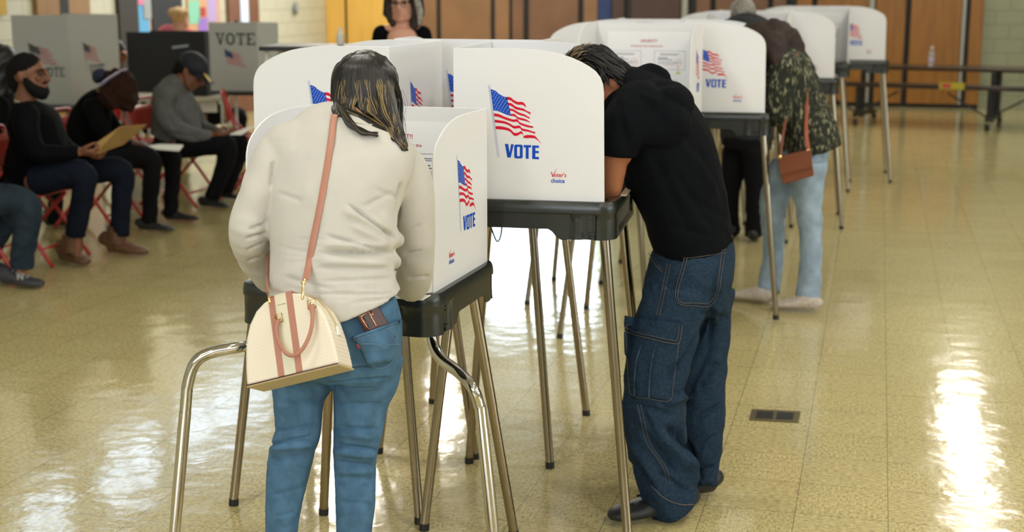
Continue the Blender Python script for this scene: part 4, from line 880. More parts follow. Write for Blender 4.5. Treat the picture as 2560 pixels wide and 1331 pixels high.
# ------------------------------------------------------------------ the man in black tee and cargo jeans
def cargo_man():
    Dn = 4.44
    def pf(co, no):
        px, py = proj(co); d = .0016*wav(co, 13, 6)
        for (x0, y0, x1, y1, w_, a) in ((1650, 985, 1790, 770, 7, -.010), (1690, 1040, 1800, 830, 12, -.006), (1655, 1010, 1735, 990, 8, .007), (1660, 1060, 1745, 1150, 9, -.011), (1640, 1075, 1735, 1185, 14, .010), (1600, 1065, 1700, 1200, 8, -.008), (1575, 1100, 1650, 1215, 10, .008),
                                      (1570, 1150, 1640, 1230, 6, -.006), (1640, 1180, 1735, 1240, 7, -.006), (1700, 1085, 1740, 1220, 8, .008), (1690, 1060, 1760, 1210, 5, -.01), (1740, 980, 1800, 900, 8, -.006), (1730, 1060, 1805, 1010, 7, -.006), (1735, 1130, 1795, 1085, 6, -.007), (1745, 1180, 1790, 1165, 5, -.008), (1745, 1210, 1785, 1200, 5, .007),
                                      (1800, 640, 1770, 900, 8, -.008), (1740, 780, 1830, 800, 7, -.004), (1600, 720, 1580, 830, 9, -.004), (1700, 700, 1600, 780, 12, -.003), (1600, 1010, 1640, 1100, 7, -.005), (1665, 930, 1760, 800, 14, .004), (1580, 1010, 1690, 1040, 6, -.005)):
            d += crease(px, py, x0, y0, x1, y1, w_, a)
        return d
    def tf(co, no):
        px, py = proj(co); d = .0022*wav(co, 17, 5)
        for (x0, y0, x1, y1, w_, a) in ((1560, 380, 1620, 620, 12, -.008), (1600, 250, 1780, 420, 16, -.005), (1660, 300, 1830, 520, 14, .005), (1620, 360, 1740, 620, 14, -.006), (1680, 420, 1800, 600, 10, -.005), (1540, 230, 1570, 380, 9, -.010), (1630, 215, 1700, 205, 7, -.007), (1650, 230, 1720, 270, 8, -.006), (1590, 230, 1660, 260, 9, .005), (1700, 480, 1840, 560, 9, -.004), (1740, 360, 1830, 540, 8, -.004), (1640, 560, 1820, 600, 9, -.004)):
            d += crease(px, py, x0, y0, x1, y1, w_, a)
        return d
    sp = dict(lat=V, vx=.0062, vb=.0055, skin=M['skin2'], pants=M['denim_dark'], top=M['tee_black'], tname='tshirt', pname='cargo_jeans', pfn=lambda c_, n_: 2.5*pf(c_, n_), tfn=tf, kb=.76, kl=.50,
        torso=[(1740, 625, 4.60, .185, .128), (1722, 560, 4.60, .195, .140), (1698, 480, 4.60, .20, .152), (1672, 400, 4.60, .205, .160), (1650, 330, 4.60, .21, .150), (1630, 270, 4.60, .205, .118), (1602, 232, 4.60, .165, .085), (1572, 212, 4.60, .10, .064), (1548, 205, 4.60, .065, .052)],
        hip=[(1742, 590, 4.60, .15, .115), (1737, 640, 4.60, .175, .138), (1722, 700, 4.58, .18, .145), (1712, 760, 4.57, .17, .142), (1705, 790, 4.56, .14, .11)],
        legs=[[(1700, 720, 4.49, .118), (1672, 800, 4.48, .118), (1650, 880, 4.47, .112), (1640, 960, 4.46, .108), (1636, 1040, 4.45, .106), (1644, 1110, 4.45, .104), (1658, 1180, 4.44, .098), (1675, 1240, 4.43, .092), (1690, 1268, 4.435, .082)],
              [(1762, 720, 4.70, .105), (1756, 800, 4.70, .100), (1752, 880, 4.69, .095), (1750, 960, 4.68, .092), (1748, 1040, 4.66, .090), (1748, 1110, 4.65, .082), (1752, 1170, 4.64, .066), (1757, 1218, 4.62, .052)]],
        arms=[[(1600, 262, 4.44, .075), (1572, 300, 4.41, .078), (1548, 345, 4.40, .074), (1540, 388, 4.40, .066), (1536, 400, 4.40, .044), (1530, 440, 4.41, .041), (1524, 478, 4.42, .034), (1490, 480, 4.48, .036), (1440, 474, 4.52, .027)],
              [(1600, 262, 4.78, .075), (1575, 320, 4.82, .072), (1560, 370, 4.84, .068), (1556, 392, 4.84, .064), (1553, 405, 4.83, .043), (1548, 440, 4.82, .040), (1540, 472, 4.80, .036), (1490, 470, 4.72, .034), (1450, 466, 4.66, .027)]],
        short=3, head=P(1478, 218, 4.62), hf=-U*.62 - Z*.78, hu=-U*.78+Z*.62, hs=1.0,
        hands=[(P(1440, 474, 4.52), -U*.95-V*.15, -Z, .95, .7, 1), (P(1450, 466, 4.66), -U*.95-V*.3, -Z, .95, .5, -1)],
        hipx=[(1740, 690, 4.50, (.11, .10, .10))], topx=[(1600, 268, 4.47, (.095, .085, .085)), (1600, 268, 4.75, (.095, .085, .085)), (1650, 262, 4.50, (.11, .10, .085)), (1590, 262, 4.60, (.12, .12, .075))],
        toptubes=[[(1650, 310, 4.46, .10), (1590, 310, 4.44, .085), (1562, 320, 4.43, .078)], [(1600, 195, 4.60, .035), (1625, 178, 4.60, .030), (1650, 195, 4.60, .035)]], foot=(-.95, -.15, 0))
    root, off, J, T_, bj, bs, q = figure('man in black t-shirt and baggy cargo jeans bent over the centre booth', P(1700, 1270, 4.5), sp)
    hit, patch, seam = mk_tools(off); th = M['thread']; D = 4.4
    # cargo pocket, its flap, the back pocket, side seam
    mD = M['denim_dark']; mF = cloth('faded_denim_edge', (.034, .062, .10), .85, .4, 25)
    pk = patch('cargo_pocket', bj, [((1564, 830), (1698, 858)), ((1566, 900), (1692, 915)), ((1570, 960), (1683, 965)), ((1578, 990), (1676, 1002))], mD, J, .010, D, 18, 16, .006)
    fl = patch('pocket_flap', bj, [((1562, 790), (1706, 812)), ((1560, 815), (1703, 838)), ((1566, 830), (1695, 860))], mD, J, .017, D, 18, 10, .005)
    bp = patch('back_pocket', bj, [((1712, 636), (1816, 622)), ((1700, 680), (1808, 680)), ((1688, 730), (1800, 728)), ((1696, 762), (1778, 766))], mD, J, .006, D, 16, 15, .004)
    R1 = .0008
    seam(bj, [(1564, 832), (1568, 900), (1572, 960), (1580, 988), (1625, 998), (1674, 1002), (1683, 965), (1690, 915), (1697, 862)], th, J, R1, .0175, D)
    seam(bj, [(1562, 818), (1569, 832), (1630, 848), (1688, 860), (1700, 852), (1706, 815)], th, J, .0011, .0235, D); seam(bj, [(1566, 812), (1572, 826), (1632, 841), (1684, 852), (1694, 846), (1699, 816)], th, J, R1, .0235, D)
    for a in ([(1605, 860), (1592, 900), (1586, 950), (1586, 990)], [(1640, 862), (1630, 900), (1624, 950), (1622, 996)]): seam(bj, a, mF, J, .003, .0175, D, 'pocket_pleat')
    for o_ in (0, 7): seam(bj, [(1712+o_, 640+o_*.3), (1700+o_, 685), (1689+o_*.8, 732), (1698+o_*.6, 760-o_*.6), (1740, 765-o_), (1776-o_*.6, 765-o_), (1797-o_*.8, 730), (1805-o_, 682), (1813-o_, 626)], th, J, R1, .012, D)
    seam(bj, [(1714, 640), (1765, 632), (1815, 624)], th, J, .001, .012, D); seam(bj, [(1712, 647), (1765, 640), (1813, 632)], th, J, R1, .012, D)
    for o_ in (0, 8): seam(bj, [(1668+o_, 660), (1660+o_, 700), (1650+o_, 750), (1640+o_, 790)], th, J, R1, .002, D); seam(bj, [(1594+o_, 1012), (1604+o_, 1060), (1618+o_, 1110), (1655+o_, 1165), (1668+o_, 1210)], th, J, R1, .002, D)
    seam(bj, [(1622, 632), (1636, 658), (1655, 680)], th, J, .0015, .002, D); seam(bj, [(1628, 630), (1641, 654), (1657, 674)], th, J, R1, .002, D)
    for o_ in (0, 6): seam(bj, [(1790, 600+o_), (1812, 594+o_), (1832, 590+o_)], th, J, R1, .002, D)
    seam(bj, [(1715, 1110), (1712, 1040), (1716, 1000)], th, J, R1, .002, D)
    for (a, b_) in (((1600, 1190), (1745, 1262)),): seam(bj, [(1628, 1215), (1660, 1246), (1700, 1262), (1738, 1262)], th, J, .0014, .003, D)
    mb = MB(); mb.tube([hit(bj, x, y, .002, 4.6) for x, y in ((1850, 590), (1845, 640), (1842, 690), (1846, 745))], .0016, 6, sub=3)
    # shoes
    s1 = shoe(root, P(1735, 1262, 4.47), P(1530, 1275, 4.37), off, M['shoe_black'], M['shoe_black'], .31, .055, .098, 0, .10)
    bpy.context.view_layer.update()
    b1 = BVHTree.FromPolygons([v.co+off for v in s1.data.vertices], [tuple(p.vertices) for p in s1.data.polygons]); vm = mat('vent_shade', (.002, .002, .002), .8)
    for (x, y, w_) in ((1580, 1262, .009), (1602, 1256, .010), (1596, 1240, .007), (1616, 1234, .007), (1622, 1262, .009)):
        h = hit(b1, x, y, .0006, 4.4); mb = MB(); mb.ell(h, (w_, .003, .0045), Matrix.Rotation(-.5, 3, 'Y'), 10, 8); mb.build('vent_hole', vm, s1, smooth=True, off=off)
    shoe(root, P(1793, 1235, 4.65), P(1650, 1240, 4.58), off, M['shoe_black'], M['shoe_black'], .29, .050, .080, 0, .10)
    # hair: short, swept back from the nape, streaked
    hc = sp['head']; r, f, u = frame(sp['hf'], sp['hu']); R = Matrix((r, f, u)).transposed()
    hb = hairball(root, off, 'hair', [('e', hc+u*.030-f*.018, (.082, .100, .092), R), ('t', [hc-f*.045+u*.015, hc-f*.078-u*.02, hc-f*.088-u*.065, hc-f*.085-u*.10], [.055, .054, .050, .045])], M['hair_short'], .008, .002, 14)
    rnd = random.Random(9); paths = []
    for i in range(620):
        th_ = rnd.uniform(-1.45, 1.45); a0 = rnd.uniform(-.6, 2.9)
        def sph(a, k=1.0): # a: 0 brow-top, grows to the nape
            return hc + u*.030 - f*.018 + (u*math.cos(a-.3)*.095 - f*math.sin(a-.3)*.103)*math.cos(th_)*k + r*math.sin(th_)*.086*k
        ln = rnd.uniform(.35, .6); a1 = a0+ln; pts = [sph(a0, 1.0), sph(a0+ln*.5, 1.05), sph(a1, rnd.uniform(1.04, 1.16))]
        paths.append((pts, [.0016, .0024, .0003], 1 if (rnd.random() < .30 and a0 < .9) else 0))
    for i in range(420):
        w_ = rnd.uniform(-1, 1); a_ = rnd.uniform(-.07, .07); bk = .128+rnd.uniform(-.004, .006)
        c1 = lambda d_, k: hc - f*(.030+ (bk-.030)*math.sqrt(max(0, 1-w_*w_*.72))) + r*w_*.066 - u*(a_+d_) + f*k
        paths.append(([c1(0, .006), c1(.025, 0), c1(.05, -.002)], [.0012, .0024, .0003], 0))
    strands(hb, 'hair_lock', paths, [M['hair_black'], M['hair_gold']], off)
cargo_man()
slab('pouch', mat('maroon_cloth', (.07, .012, .012), .7), (.46, 4.72, 0), .03, .20, -YAW, 1.0925, .085, 'dark maroon pouch standing on the centre tray behind the forearm', 'pouch')  # plain upright dark maroon block on the tray
# ------------------------------------------------------------------ the woman in the mottled jacket
def jacket_woman():
    jm = mat('mottled_jacket', (.012, .014, .008), .9); nt = jm.node_tree; N = nt.nodes; K = nt.links; tc = N.new('ShaderNodeTexCoord'); mp = N.new('ShaderNodeMapping'); mp.inputs['Scale'].default_value = (1.5, 1.5, .7); mp.inputs['Rotation'].default_value = (0, .5, 0)
    K.new(tc.outputs['Object'], mp.inputs[0]); nz = N.new('ShaderNodeTexVoronoi'); nz.inputs['Scale'].default_value = 26; n2 = N.new('ShaderNodeTexNoise'); n2.inputs['Scale'].default_value = 38; n2.inputs['Detail'].default_value = 5
    K.new(mp.outputs[0], n2.inputs[0]); rp = N.new('ShaderNodeValToRGB'); K.new(n2.outputs[0], rp.inputs[0]); e = rp.color_ramp.elements; e[0].position = .49; e[0].color = (.010, .012, .007, 1); e[1].position = .66; e[1].color = (.27, .26, .16, 1); q_ = e.new(.56); q_.color = (.045, .05, .026, 1)
    K.new(rp.outputs[0], N['Principled BSDF'].inputs['Base Color'])
    sp = dict(lat=V, vx=.012, skin=M['skin3'], pants=M['denim_lt'], top=jm, tname='jacket', pname='jeans',
        torso=[(2032, 372, 7.62, .235, .165), (2020, 320, 7.62, .225, .150), (2000, 260, 7.62, .215, .135), (1985, 210, 7.62, .22, .130), (1968, 165, 7.62, .22, .120), (1945, 130, 7.62, .17, .09), (1925, 112, 7.62, .09, .06)],
        hip=[(2022, 340, 7.62, .17, .12), (2012, 390, 7.62, .18, .125), (2000, 425, 7.62, .17, .12), (1995, 450, 7.62, .13, .1)],
        legs=[[(1972, 410, 7.72, .095), (1950, 460, 7.72, .090), (1934, 510, 7.70, .080), (1932, 560, 7.70, .066), (1934, 630, 7.72, .060), (1926, 690, 7.72, .064), (1920, 727, 7.72, .066)],
              [(2022, 400, 7.52, .105), (2018, 460, 7.52, .092), (2022, 520, 7.52, .072), (2027, 600, 7.52, .062), (2026, 670, 7.50, .062), (2020, 742, 7.50, .072)]],
        arms=[[(1962, 175, 7.43, .085), (1950, 215, 7.41, .080), (1948, 260, 7.40, .070), (1945, 290, 7.42, .06), (1915, 290, 7.50, .05), (1880, 285, 7.56, .042)], [(1950, 170, 7.8, .085), (1935, 220, 7.82, .075), (1925, 270, 7.82, .062), (1890, 285, 7.78, .05), (1870, 285, 7.75, .042)]],
        head=P(1890, 118, 7.62), hf=-U*.75-Z*.65, hu=-U*.65+Z*.75, hs=.95, hands=[(P(1880, 285, 7.56), -U, -Z, .9, .5, 1), (P(1870, 285, 7.75), -U, -Z, .9, .5, -1)], foot=(-.97, .1, 0),
        tfn=lambda co, no: .007*wav(co, 3, 5)+.003*wav(co, 4, 14), pfn=lambda co, no: .004*wav(co, 5, 7))
    root, off, J, T_, bj, bs, q = figure('woman in mottled olive jacket and light jeans at a second cluster booth', P(1990, 760, 7.6), sp)
    hc = sp['head']; r, f, u = frame(sp['hf'], sp['hu']); R = Matrix((r, f, u)).transposed()
    hairball(root, off, 'hair', [('e', hc+u*.025-f*.02, (.095, .115, .105), R), ('t', [hc-f*.05, P(1930, 100, 7.6), P(1962, 110, 7.6), P(1985, 140, 7.56)], [.10, .11, .10, .06]), ('t', [hc, P(1880, 150, 7.5), P(1900, 190, 7.5)], [.08, .07, .04]), ('t', [P(1930, 110, 7.5), P(1945, 150, 7.42)], [.08, .05])], M['hair_brown'], .013, .010, 8)
    mb = MB(); mb.tube([P(1934, 170, 7.56), P(1937, 220, 7.52), P(1943, 280, 7.50)], [.04, .05, .035], 12, sub=3, rnd=True); fin('scarf', remesh('scarf', mb, .012), M['magenta'], root, off)
    for (a, b_, d_) in ((1930, 1845, 7.78), (2050, 1950, 7.45)):
        h = Gz(a, 765 if a < 2000 else 783); t = Gz(b_, 752 if a < 2000 else 776); shoe(root, h, t, off, M['shoe_white'], M['sole_white'], .275, .046, .085, 0, .085, M['sole_white'])
    # bag
    b0 = P(1992, 415, 7.30); g = empty('shoulder_bag', b0, 0, 'small cognac brown bag on the hip of the woman in mottled jacket', 'handbag'); bo = b0
    mb = MB(); q4 = [P(1945, 396, 7.30), P(2026, 376, 7.26), P(2036, 440, 7.26), P(1957, 462, 7.30)]; mb.prism(q4, Vector((.01, .075, 0))); mb.build('body', M['brownbag'], g, off=bo, bevel=.008)
    mb = MB(); mb.prism([P(1944, 395, 7.29), P(2027, 375, 7.25), P(2031, 418, 7.25), P(1951, 437, 7.29)], Vector((0, .006, 0))); mb.build('flap', M['brownbag'], g, off=bo, bevel=.002)
    mb = MB(); mb.tube([P(2022, 385, 7.29), P(2015, 330, 7.38), P(2016, 260, 7.42), P(2006, 190, 7.44), P(1985, 135, 7.46)], [(.011, .004)]*5, 8, hint=U, sub=4); mb.build('strap', mat('orange_strap', (.30, .07, .03), .5), g, smooth=True, off=bo)
    mb = MB(); mb.tube([P(1950, 395, 7.31), P(1957, 340, 7.34), P(1968, 280, 7.36)], [(.008, .004)]*3, 8, hint=U, sub=4); mb.build('strap', M['brownbag'], g, smooth=True, off=bo)
    for x, y in ((2020, 378), (1950, 392)): mb = MB(); mb.ell(P(x, y, 7.27), .012, None, 10, 8); mb.build('ring', M['gold'], g, smooth=True, off=bo)
jacket_woman()
# ------------------------------------------------------------------ red folding chairs
def make_chair():
    r = empty('folding_chair', (0, 0, 0)); m = M['red']; w_ = .215
    mb = MB(); n = 10; vs = []
    pl = [(-.20, -.20), (.20, -.20), (.195, .18), (-.195, .18)]
    mb.prism([Vector((x, y, .435+(.012 if y < 0 else 0))) for x, y in pl], (0, 0, .018)); mb.build('seat', m, r, bevel=.012, seg=3)
    mb = MB(); rows = []
    for j in range(5):
        for i in range(11):
            x = -.205+.041*i; z = .60+.20*j/4; y = .245+.075*(z-.5)-.03*(1-(x/.205)**2)*-1; rows.append(Vector((x, y, z)))
    mb.add(rows, [(j*11+i, j*11+i+1, (j+1)*11+i+1, (j+1)*11+i) for j in range(4) for i in range(10)]); o = mb.build('backrest', m, r, smooth=True); s_ = o.modifiers.new('s', 'SOLIDIFY'); s_.thickness = .014
    for sx in (-1, 1):
        MB().tube([(sx*w_, .30, .83), (sx*w_, .20, .55), (sx*w_, -.02, .36), (sx*w_, -.28, .012)], .0125, 12, sub=4).build('leg', m, r, smooth=True)
        MB().tube([(sx*(w_-.03), -.15, .43), (sx*(w_-.03), .02, .26), (sx*(w_-.03), .24, .012)], .0125, 12, sub=4).build('leg', m, r, smooth=True)
    MB().tube([(-w_, .30, .83), (-w_+.03, .315, .85), (w_-.03, .315, .85), (w_, .30, .83)], .0125, 12, sub=4).build('top_rail', m, r, smooth=True)
    MB().tube([(-w_, -.20, .12), (w_, -.20, .12)], .008, 10).build('stretcher', m, r, smooth=True); MB().tube([(-w_+.03, .19, .09), (w_-.03, .19, .09)], .008, 10).build('stretcher', m, r, smooth=True)
    return r
CH0 = make_chair(); CF = [True]
def chair(c, label, rz=75.5):
    o = CH0 if CF[0] else copy_tree(CH0); CF[0] = False; o.location = (c.x, c.y, 0); o.rotation_euler.z = math.radians(rz); tag(o, label, 'chair', 'red folding chairs'); return o
def feet(root, off, pairs, m, sole, **k):
    for h, t in pairs: shoe(root, h, t, off, m, sole, **k)
def gp(px, py, D): p = P(px, py, D); p.z = 0; return p
# ---- bearded man with the envelope
def bearded():
    D = 8.9
    sp = dict(lat=V, vx=.010, vb=.0065, skin=M['skin4'], pants=M['navy_jean'], top=M['black_cloth'], tname='sweater', pname='jeans',
        torso=[(70, 452, D, .185, .145), (82, 410, D, .195, .165), (95, 370, D, .20, .175), (92, 330, D, .205, .160), (78, 295, D, .215, .130), (68, 268, D, .15, .085), (64, 252, D, .075, .060)],
        hip=[(72, 430, D, .16, .12), (72, 462, D, .185, .14), (95, 472, D, .18, .10)],
        legs=[[(85, 455, 8.72, .10), (150, 438, 8.70, .095), (205, 432, 8.68, .082), (212, 465, 8.68, .072), (200, 520, 8.70, .068), (188, 590, 8.72, .064)], [(100, 452, 9.0, .10), (200, 432, 9.02, .092), (298, 425, 9.05, .080), (308, 455, 9.05, .072), (302, 520, 9.06, .066), (300, 588, 9.08, .064)]],
        arms=[[(62, 290, 8.66, .085), (68, 330, 8.62, .078), (92, 378, 8.62, .068), (140, 385, 8.62, .055), (198, 380, 8.64, .038)], [(90, 290, 9.12, .085), (130, 330, 9.16, .075), (165, 372, 9.14, .062), (200, 385, 9.05, .050), (226, 382, 8.95, .036)]],
        head=P(75, 188, D), hf=(.97, -.22, -.02), hu=(-.05, 0, 1), hs=1.14, foot=(.95, -.2, 0), hands=[(P(196, 380, 8.64), (.95, .1, -.12), (.1, .5, .85), 1.05, .9, 1), (P(222, 383, 8.95), (.9, -.3, -.2), (.1, -.3, .95), 1.05, 1.0, -1)])
    root, off, J, T_, bj, bs, q = figure('seated bearded man in black sweater holding a manila envelope', gp(80, 480, D), sp)
    hc = Vector(sp['head']); r, f, u = frame(sp['hf'], sp['hu']); R = Matrix((r, f, u)).transposed(); s = 1.14
    hairball(root, off, 'hair', [('e', hc+u*.043*s-f*.022*s, (.081*s, .096*s, .083*s), R), ('t', [hc-f*.08*s+u*.02, hc-f*.075*s-u*.05*s, hc-f*.06*s-u*.075*s], [.065*s, .058*s, .045*s])], M['hair_short'], .009, .0025, 16)
    hairball(root, off, 'beard', [('t', [hc-r*.064*s-u*.02*s+f*.01, hc-r*.055*s-u*.06*s+f*.035*s, hc-u*.098*s+f*.068*s, hc+r*.055*s-u*.06*s+f*.035*s, hc+r*.064*s-u*.02*s+f*.01], [.018*s, .032*s, .040*s, .032*s, .018*s]), ('t', [hc-u*.072*s+f*.078*s-r*.028*s, hc-u*.078*s+f*.090*s, hc-u*.072*s+f*.078*s+r*.028*s], [.013*s, .016*s, .013*s]), ('t', [hc-u*.040*s+f*.089*s-r*.026*s, hc-u*.037*s+f*.103*s, hc-u*.040*s+f*.089*s+r*.026*s], [.0065*s, .008*s, .0065*s])], M['hair_short'], .007, .0015, 20)
    for sx in (-1, 1): mb = MB(); mb.tube([q(sx*.014, .101, .033), q(sx*.034, .097, .039), q(sx*.054, .078, .030)], [.0035, .005, .003], 8, sub=2); mb.build('eyebrow', M['hair_short'], root, smooth=True, off=off)
    mb = MB(); c = P(64, 254, D); mb.tube([c+Vector((math.cos(a)*.064, math.sin(a)*.06, math.sin(a*1)*.0-.01*math.cos(a))) for a in [i*math.pi/8 for i in range(17)]], .006, 8); mb.build('undershirt_collar', M['knit_white'], root, smooth=True, off=off)
    # boots
    a = shoe(root, gp(150, 625, 8.86), gp(222, 640, 8.66), off, M['boot'], M['sole_dark'], .30, .055, .11, 0, .15, M['boot_lace']); b_ = shoe(root, gp(262, 612, 9.11), gp(375, 614, 9.03), off, M['boot'], M['sole_dark'], .31, .055, .11, 0, .16, M['boot_lace'])
    for (x, y, d_) in ((186, 592, 8.74), (298, 588, 9.08)):
        mb = MB(); p = P(x, y, d_); mb.tube([Vector((p.x-.02, p.y, .09)), Vector((p.x-.01, p.y, .20))], [.062, .066], 18); mb.build('boot_shaft', M['boot'], root, smooth='auto', off=off)
    chair(gp(72, 480, D), 'red folding chair under the bearded man')
    o = bpy.data.objects.new('envelope', MB().prism([P(236, 362, 8.72), P(300, 318, 8.75), P(366, 313, 9.1), P(310, 362, 9.1), P(242, 385, 8.74)], Vector((0, .003, .004))).mesh('envelope')); o.data.materials.append(M['manila']); C.objects.link(o); tag(o, 'tan manila envelope held by the bearded man', 'envelope')
bearded()
# ---- woman with the head scarf band
def scarfwoman():
    D = 10.2
    sp = dict(lat=V, vx=.011, vb=.008, skin=M['skindark'], pants=M['black_trouser'], top=M['black_cloth'], tname='sweater', pname='trousers',
        torso=[(232, 392, D, .17, .150), (222, 355, D, .175, .150), (222, 315, D, .18, .145), (232, 280, D, .19, .120), (243, 252, D, .17, .09), (256, 236, D, .08, .06)],
        hip=[(232, 372, D, .16, .12), (238, 402, D, .185, .13), (255, 410, D, .17, .09)],
        legs=[[(250, 398, 10.0, .10), (320, 392, 9.98, .092), (372, 395, 9.96, .078), (380, 425, 9.96, .068), (376, 490, 9.98, .060), (374, 560, 10.0, .056)], [(260, 395, 10.4, .10), (350, 385, 10.4, .09), (420, 385, 10.4, .076), (432, 415, 10.4, .066), (430, 470, 10.42, .058), (426, 540, 10.44, .055)]],
        arms=[[(232, 272, 9.98, .075), (248, 315, 9.95, .066), (275, 355, 9.95, .055), (310, 360, 9.96, .042), (330, 356, 9.98, .032)], [(250, 270, 10.4, .075), (285, 320, 10.42, .062), (310, 355, 10.4, .05), (340, 362, 10.35, .034), (352, 360, 10.3, .03)]],
        head=P(288, 222, D), hf=(.62, -.1, -.78), hu=(.75, 0, .62), hs=1.05, foot=(.97, -.2, 0), hands=[(P(328, 357, 9.98), (.9, .1, -.1), (0, .2, -1), 1, .7, 1), (P(350, 361, 10.3), (.9, -.2, -.1), (0, .2, -1), 1, .8, -1)])
    root, off, J, T_, bj, bs, q = figure('seated woman in black with head bowed and a white patterned headband', gp(240, 420, D), sp)
    hc = Vector(sp['head']); r, f, u = frame(sp['hf'], sp['hu']); R = Matrix((r, f, u)).transposed()
    h = hairball(root, off, 'hair', [('e', hc+u*.03, (.12, .13, .12), R), ('e', hc+Vector((.05, 0, -.03)), (.11, .13, .12)), ('t', [hc, P(305, 240, 10.1), P(318, 262, 10.1)], [.10, .10, .06]), ('t', [hc, P(268, 245, 10.05), P(280, 262, 10.0)], [.08, .07, .04])], M['hair_auburn'], .012, .016, 9)
    mb = MB(); pts = [hc + (u*math.cos(a)*.128 + r*math.sin(a)*.128) - f*.055*1 for a in [-1.9+i*.38 for i in range(11)]]; mb.tube(pts, [(.006, .028)]*len(pts), 10, hint=None, sub=3); mb.build('headband', mat('headband_print', (.62, .58, .68), .7, col2=(.25, .25, .45), vscale=60), root, smooth=True, off=off)
    mb = MB(); mb.ell(hc-u*.02-f*.14, (.05, .045, .05)); mb.ell(hc-u*.05-f*.15, (.035, .04, .05)); mb.build('headband_knot', mat('navy_band', (.012, .018, .05), .7), root, smooth=True, off=off)
    feet(root, off, [(gp(345, 578, 10.0), gp(435, 582, 9.95)), (gp(410, 552, 10.45), gp(487, 556, 10.40))], M['shoe_black'], M['sole_dark'], L_=.28, w_=.05, h=.08, top=.10)
    chair(gp(235, 420, D), 'red folding chair under the woman with the headband')
    mb = MB(); mb.prism([P(352, 372, 10.05), P(400, 364, 10.3), P(458, 366, 10.3), P(448, 379, 10.02)], (0, 0, .012)); tag(mb.build('clipboard', M['paper']), 'white papers lying on the lap of the woman with headband', 'papers')
scarfwoman()
